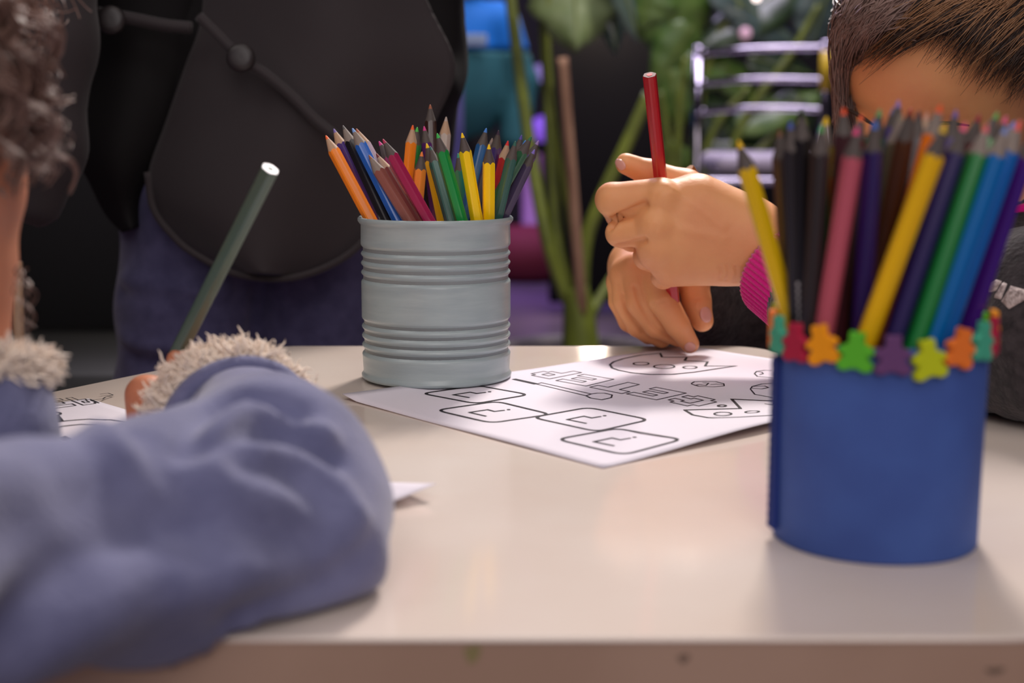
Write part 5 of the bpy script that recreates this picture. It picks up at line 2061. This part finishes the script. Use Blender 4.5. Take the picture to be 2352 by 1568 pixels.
# ------------------------------------------------------------------ plants
def leaf(plant, base, tip, width, m, curl_=.15, face=(0, -1, .35), stalk=None, lobes=False):
    base, tip = np.array(base), np.array(tip)
    d = tip - base
    L = np.linalg.norm(d)
    d /= L
    fn = np.array(face, float)
    fn -= d * (fn @ d)
    fn /= np.linalg.norm(fn)
    s = np.cross(d, fn)
    V, F = [], []
    n, k = 16, 4
    th = .0016
    for sd in (0, 1):
        for i in range(n + 1):
            t = i / n
            wd = width * .5 * (math.sin(PI * min(1, t * .92 + .08) ** .72) ** .8) * (1 if t < 1 else 0)
            if lobes and i % 4 == 3:
                wd *= .86
            for j in range(-k, k + 1):
                u = j / k
                z = -curl_ * L * (t * t) - .16 * width * abs(u) ** 1.5 * (1 if curl_ >= 0 else -1) + .02 * width * math.sin(i * 1.3) * abs(u)
                p = base + d * (L * t) + s * (wd * u) + fn * (z + width * .05 * abs(u) - sd * th)
                V.append(p)
    kk = (n + 1) * (2 * k + 1)
    ix = lambda i, j, q: q * kk + i * (2 * k + 1) + j
    for i in range(n):
        for j in range(2 * k):
            F.append((ix(i, j, 0), ix(i, j + 1, 0), ix(i + 1, j + 1, 0), ix(i + 1, j, 0)))
            F.append((ix(i, j, 1), ix(i + 1, j, 1), ix(i + 1, j + 1, 1), ix(i, j + 1, 1)))
        for j in (0, 2 * k):
            q = [ix(i, j, 0), ix(i + 1, j, 0), ix(i + 1, j, 1), ix(i, j, 1)]
            F.append(tuple(q if j == 0 else q[::-1]))
    o = obj('leaf', V, F, M[m], plant)
    rib_ = [base + d * (L * t) + fn * (-curl_ * L * t * t + .001) for t in np.linspace(0, .96, 10)]
    Vr, Fr = tube(rib_, np.linspace(.0035, .001, 10), 6)
    obj('midrib', Vr, Fr, M['stem'], o)
    if stalk is not None:
        V2, F2 = tube(spline(list(stalk) + [base + d * .01], 16), .006, 8)
        obj('leaf_stalk', V2, F2, M['stem'], o)
    return o


def plant_pot(plant, c, r, ztop):
    MB().lathe([(0, FZ + .001), (r * .72, FZ + .001), (r * .75, FZ + .006), (r * .96, ztop - .04), (r * 1.03, ztop - .036), (r * 1.03, ztop), (r * .95, ztop), (r * .93, ztop - .02)], (c[0], c[1], 0), 40).obj('pot', M['pot'], plant)
    MB().lathe([(r * .95, ztop - .018), (r * .5, ztop - .012), (0, ztop - .010)], (c[0], c[1], 0), 32).obj('soil', M['soil'], plant)


Y1 = 2.8
pb = W(1328, 780, Y1)
pa = thing('potted_plant', 'tall potted plant with bare olive stems and a wooden stake right of the grey tin', 'plant', (pb[0], Y1, FZ))
ztop = W(1328, 795, Y1)[2]
plant_pot(pa, (pb[0], Y1), .16, ztop)
pth = lambda P, y=Y1: spline([W(p[0], p[1], y + (p[2] if len(p) > 2 else 0)) for p in P], 28)
V, F = tube(pth([(1335, 830), (1332, 760), (1328, 700), (1322, 660)]), np.linspace(.040, .026, 28), 14)
obj('trunk', V, F, M['stem'], pa)
for P, r0, r1 in (([(1158, -120, .1), (1180, 60, .08), (1212, 300, .05), (1250, 520, 0), (1285, 640, 0), (1328, 735, 0)], .011, .015),
                  ([(1246, 20, .06), (1257, 200, .05), (1268, 400, .02), (1282, 560, 0), (1314, 690, 0)], .009, .012),
                  ([(1492, 215, .02), (1440, 330, .02), (1380, 460, .02), (1345, 560, .02), (1335, 700, .02)], .013, .014),
                  ([(1460, 560, .1), (1400, 650, .06), (1345, 740, .02)], .009, .012)):
    V, F = tube(pth(P), np.linspace(r0, r1, 28), 12)
    obj('stem', V, F, M['stem'], pa)
V, F = tube(pth([(1292, 132, -.04), (1314, 420, -.04), (1338, 730, -.02)]), .0108, 14)
obj('stake', V, F, M['stake'], pa)
root = W(1330, 640, Y1)
leaf(pa, W(1318, -110, Y1 + .02), W(1325, 108, Y1 - .05), .20, 'leaf_pale', .05, (0, -.6, .8), [root, W(1270, 250, Y1), W(1262, 0, Y1)], True)
leaf(pa, W(1390, -150, Y1 + .05), W(1420, 120, Y1), .10, 'leaf_grey', .06, (.2, -1, .2), [W(1350, -300, Y1 + .1), W(1370, -220, Y1 + .1)])
leaf(pa, W(1400, -120, Y1 - .05), W(1475, 92, Y1 - .05), .07, 'leaf_grey', .05, (.6, -.8, .4))
leaf(pa, W(1190, -140, Y1 + .10), W(1225, -10, Y1 + .08), .10, 'leaf_dark', .1, (-.2, -1, .3))

Y2 = 4.15
qb = W(1570, 780, Y2)
pbn = thing('potted_plant', 'broad-leaved potted plant crowding behind the chrome chair', 'plant', (qb[0], Y2, FZ))
plant_pot(pbn, (qb[0], Y2), .17, FZ + .26)
pq = lambda P: spline([W(p[0], p[1], Y2 + (p[2] if len(p) > 2 else 0)) for p in P], 24)
base2 = W(1570, 640, Y2)
for P in ([(1570, 680), (1556, 420), (1562, 240), (1575, 130)], [(1572, 680), (1600, 450), (1640, 300), (1720, 200)], [(1568, 680), (1548, 460), (1530, 300), (1516, 210)],
          [(1574, 680), (1640, 480), (1760, 330), (1850, 280)], [(1570, 680), (1600, 300), (1640, 100), (1700, 10)], [(1574, 680), (1700, 300), (1820, 120), (1880, 10)]):
    V, F = tube(pq(P), np.linspace(.016, .009, 24), 10)
    obj('stem', V, F, M['stem'], pbn)
B2 = lambda x, y, o=0: W(x, y, Y2 + o)
for b, t, wd, m, fc in (((1535, -60), (1548, 150), .20, 'leaf', (0, -1, .3)), ((1820, -40, .05), (1592, 112, -.05), .13, 'leaf_dark', (.2, -.7, .7)),
                        ((1680, -10), (1845, 100), .12, 'leaf_grey', (-.2, -.8, .7)), ((1900, -20), (1858, 128), .12, 'leaf_grey', (.3, -.9, .3)),
                        ((1580, 130), (1712, 170), .12, 'leaf', (0, -1, .5)), ((1690, 285), (1905, 200), .10, 'leaf', (0, -.9, .7)),
                        ((1590, 60), (1502, 205), .11, 'leaf', (.3, -1, .2)), ((1600, 235), (1712, 330), .11, 'leaf_dark', (0, -1, .2)),
                        ((1625, 330), (1800, 345), .14, 'leaf_dark', (0, -.9, .5)), ((1720, 130), (1880, 172), .09, 'leaf_dark', (0, -1, .4)),
                        ((1500, -40), (1470, 70), .14, 'leaf', (-.2, -1, .3)), ((1640, -60), (1760, 60), .12, 'leaf_grey', (.1, -.8, .8)),
                        ((1540, 160), (1560, 300), .11, 'leaf', (-.2, -1, .2)), ((1560, 330), (1510, 420), .08, 'leaf', (-.2, -1, .2)),
                        ((1840, 220), (1760, 380), .11, 'leaf_dark', (0, -1, .3)), ((1660, 150), (1740, 240), .08, 'leaf', (0, -1, .3))):
    leaf(pbn, B2(*b), B2(*t), wd * 1.25, m, .06, fc)

# ------------------------------------------------------------------ coloured lamps at the back, plus added globes for white leaf glints
for px, py, r_, c, e, lab in ((1693, 4, .030, (255, 236, 226), 4, 'white bulb glowing above the chrome chair'), (1737, -6, .026, (255, 236, 226), 3, 'smaller white bulb right beside the first above the chrome chair'),  # both white globes are added, standing for glints on leaf tips
                              (1684, 78, .050, (230, 130, 96), 1.0, 'salmon bulb glowing between the leaves above the chair'), (1712, 76, .04, (190, 150, 166), .7, 'pale pink bulb beside the salmon one'),
                              (1241, 168, .045, (150, 130, 200), .45, 'dim lavender bulb, topmost left of the wooden stake'), (1275, 208, .045, (170, 150, 200), .6, 'dim lavender bulb, middle one left of the wooden stake'),
                              (1277, 256, .05, (160, 140, 190), .6, 'dim greyish bulb, lowest touching the wooden stake'), (1246, 296, .066, (150, 100, 240), .5, 'large violet bulb left of the wooden stake'),
                              (1385, 724, .05, (140, 90, 220), 1.0, 'violet bulb low behind the drawing hands'), (1692, 196, .045, (84, 50, 130), .5, 'violet bulb between the upper chair rails'),  # the one between the chair rails is a violet ball, maybe no bulb
                              (1925, 8, .10, (60, 70, 255), 1.6, 'blue bulb beside the dark-haired head')):
    yb = 7.30 if px < 1300 else (3.95 if px < 1800 else 5.4)
    if py > 600:
        yb = 4.55
    r_ = r_ * yb / 7.3 * (1 if px < 1300 else .8)
    yb += (.5 if py > 150 else (.13 * (len(lab) % 7))) * (1 if px > 1300 else 0) - (.16 * (len(lab) % 3) if px < 1300 else 0)
    c0_ = W(px, py, yb)
    lb = thing('bulb_or_glint', lab, 'lamp', tuple(c0_))
    V, F = sphere(c0_, r_, 16, 12)
    obj('globe', V, F, mat('bulb_or_glint_glow', c, .4, emit=c, estr=e), lb)
    if py > 600:
        V, F = tube([c0_ + A_(0, 0, -r_), A_(c0_[0], c0_[1], FZ)], .02, 12)
    else:
        V, F = tube([c0_ + A_(0, r_ * .8, 0), A_(c0_[0], 7.5, c0_[2])], .02, 12) if yb > 7 else tube([c0_ + A_(0, 0, r_ * .9), A_(c0_[0], c0_[1], 2.5)], .0012, 6)
    obj('holder', V, F, M['metal_dark'], lb)

# pendant lamp whose glare lies on the glossy table top
lp = A_(.262, 4.55, .600)
pn = thing('pendant_lamp', 'small bright pendant lamp hanging above the plants, mirrored on the table', 'lamp', tuple(lp))
V, F = sphere(lp, .040, 16, 12)
obj('bulb', V, F, mat('bulb_white', (255, 240, 226), .4, emit=(255, 236, 214), estr=90), pn)
V, F = tube([lp + A_(0, 0, .038), A_(lp[0], lp[1], 2.5)], .004, 8)
obj('cord', V, F, M['metal_dark'], pn)
# maroon pouf on the far floor
pf = W(1212, 560, 5.8)
po = thing('floor_pouf', 'low maroon pouf on the far floor just right of the grey tin', 'pouf', (pf[0], 5.8, FZ))
MB().lathe([(0, FZ + .001), (.15, FZ + .001), (.185, FZ + .03), (.19, FZ + .12), (.17, FZ + .19), (.10, FZ + .215), (0, FZ + .22)], (pf[0], 5.8, 0), 32).obj('cushion', mat('maroon_fabric', (120, 34, 50), .8), po)
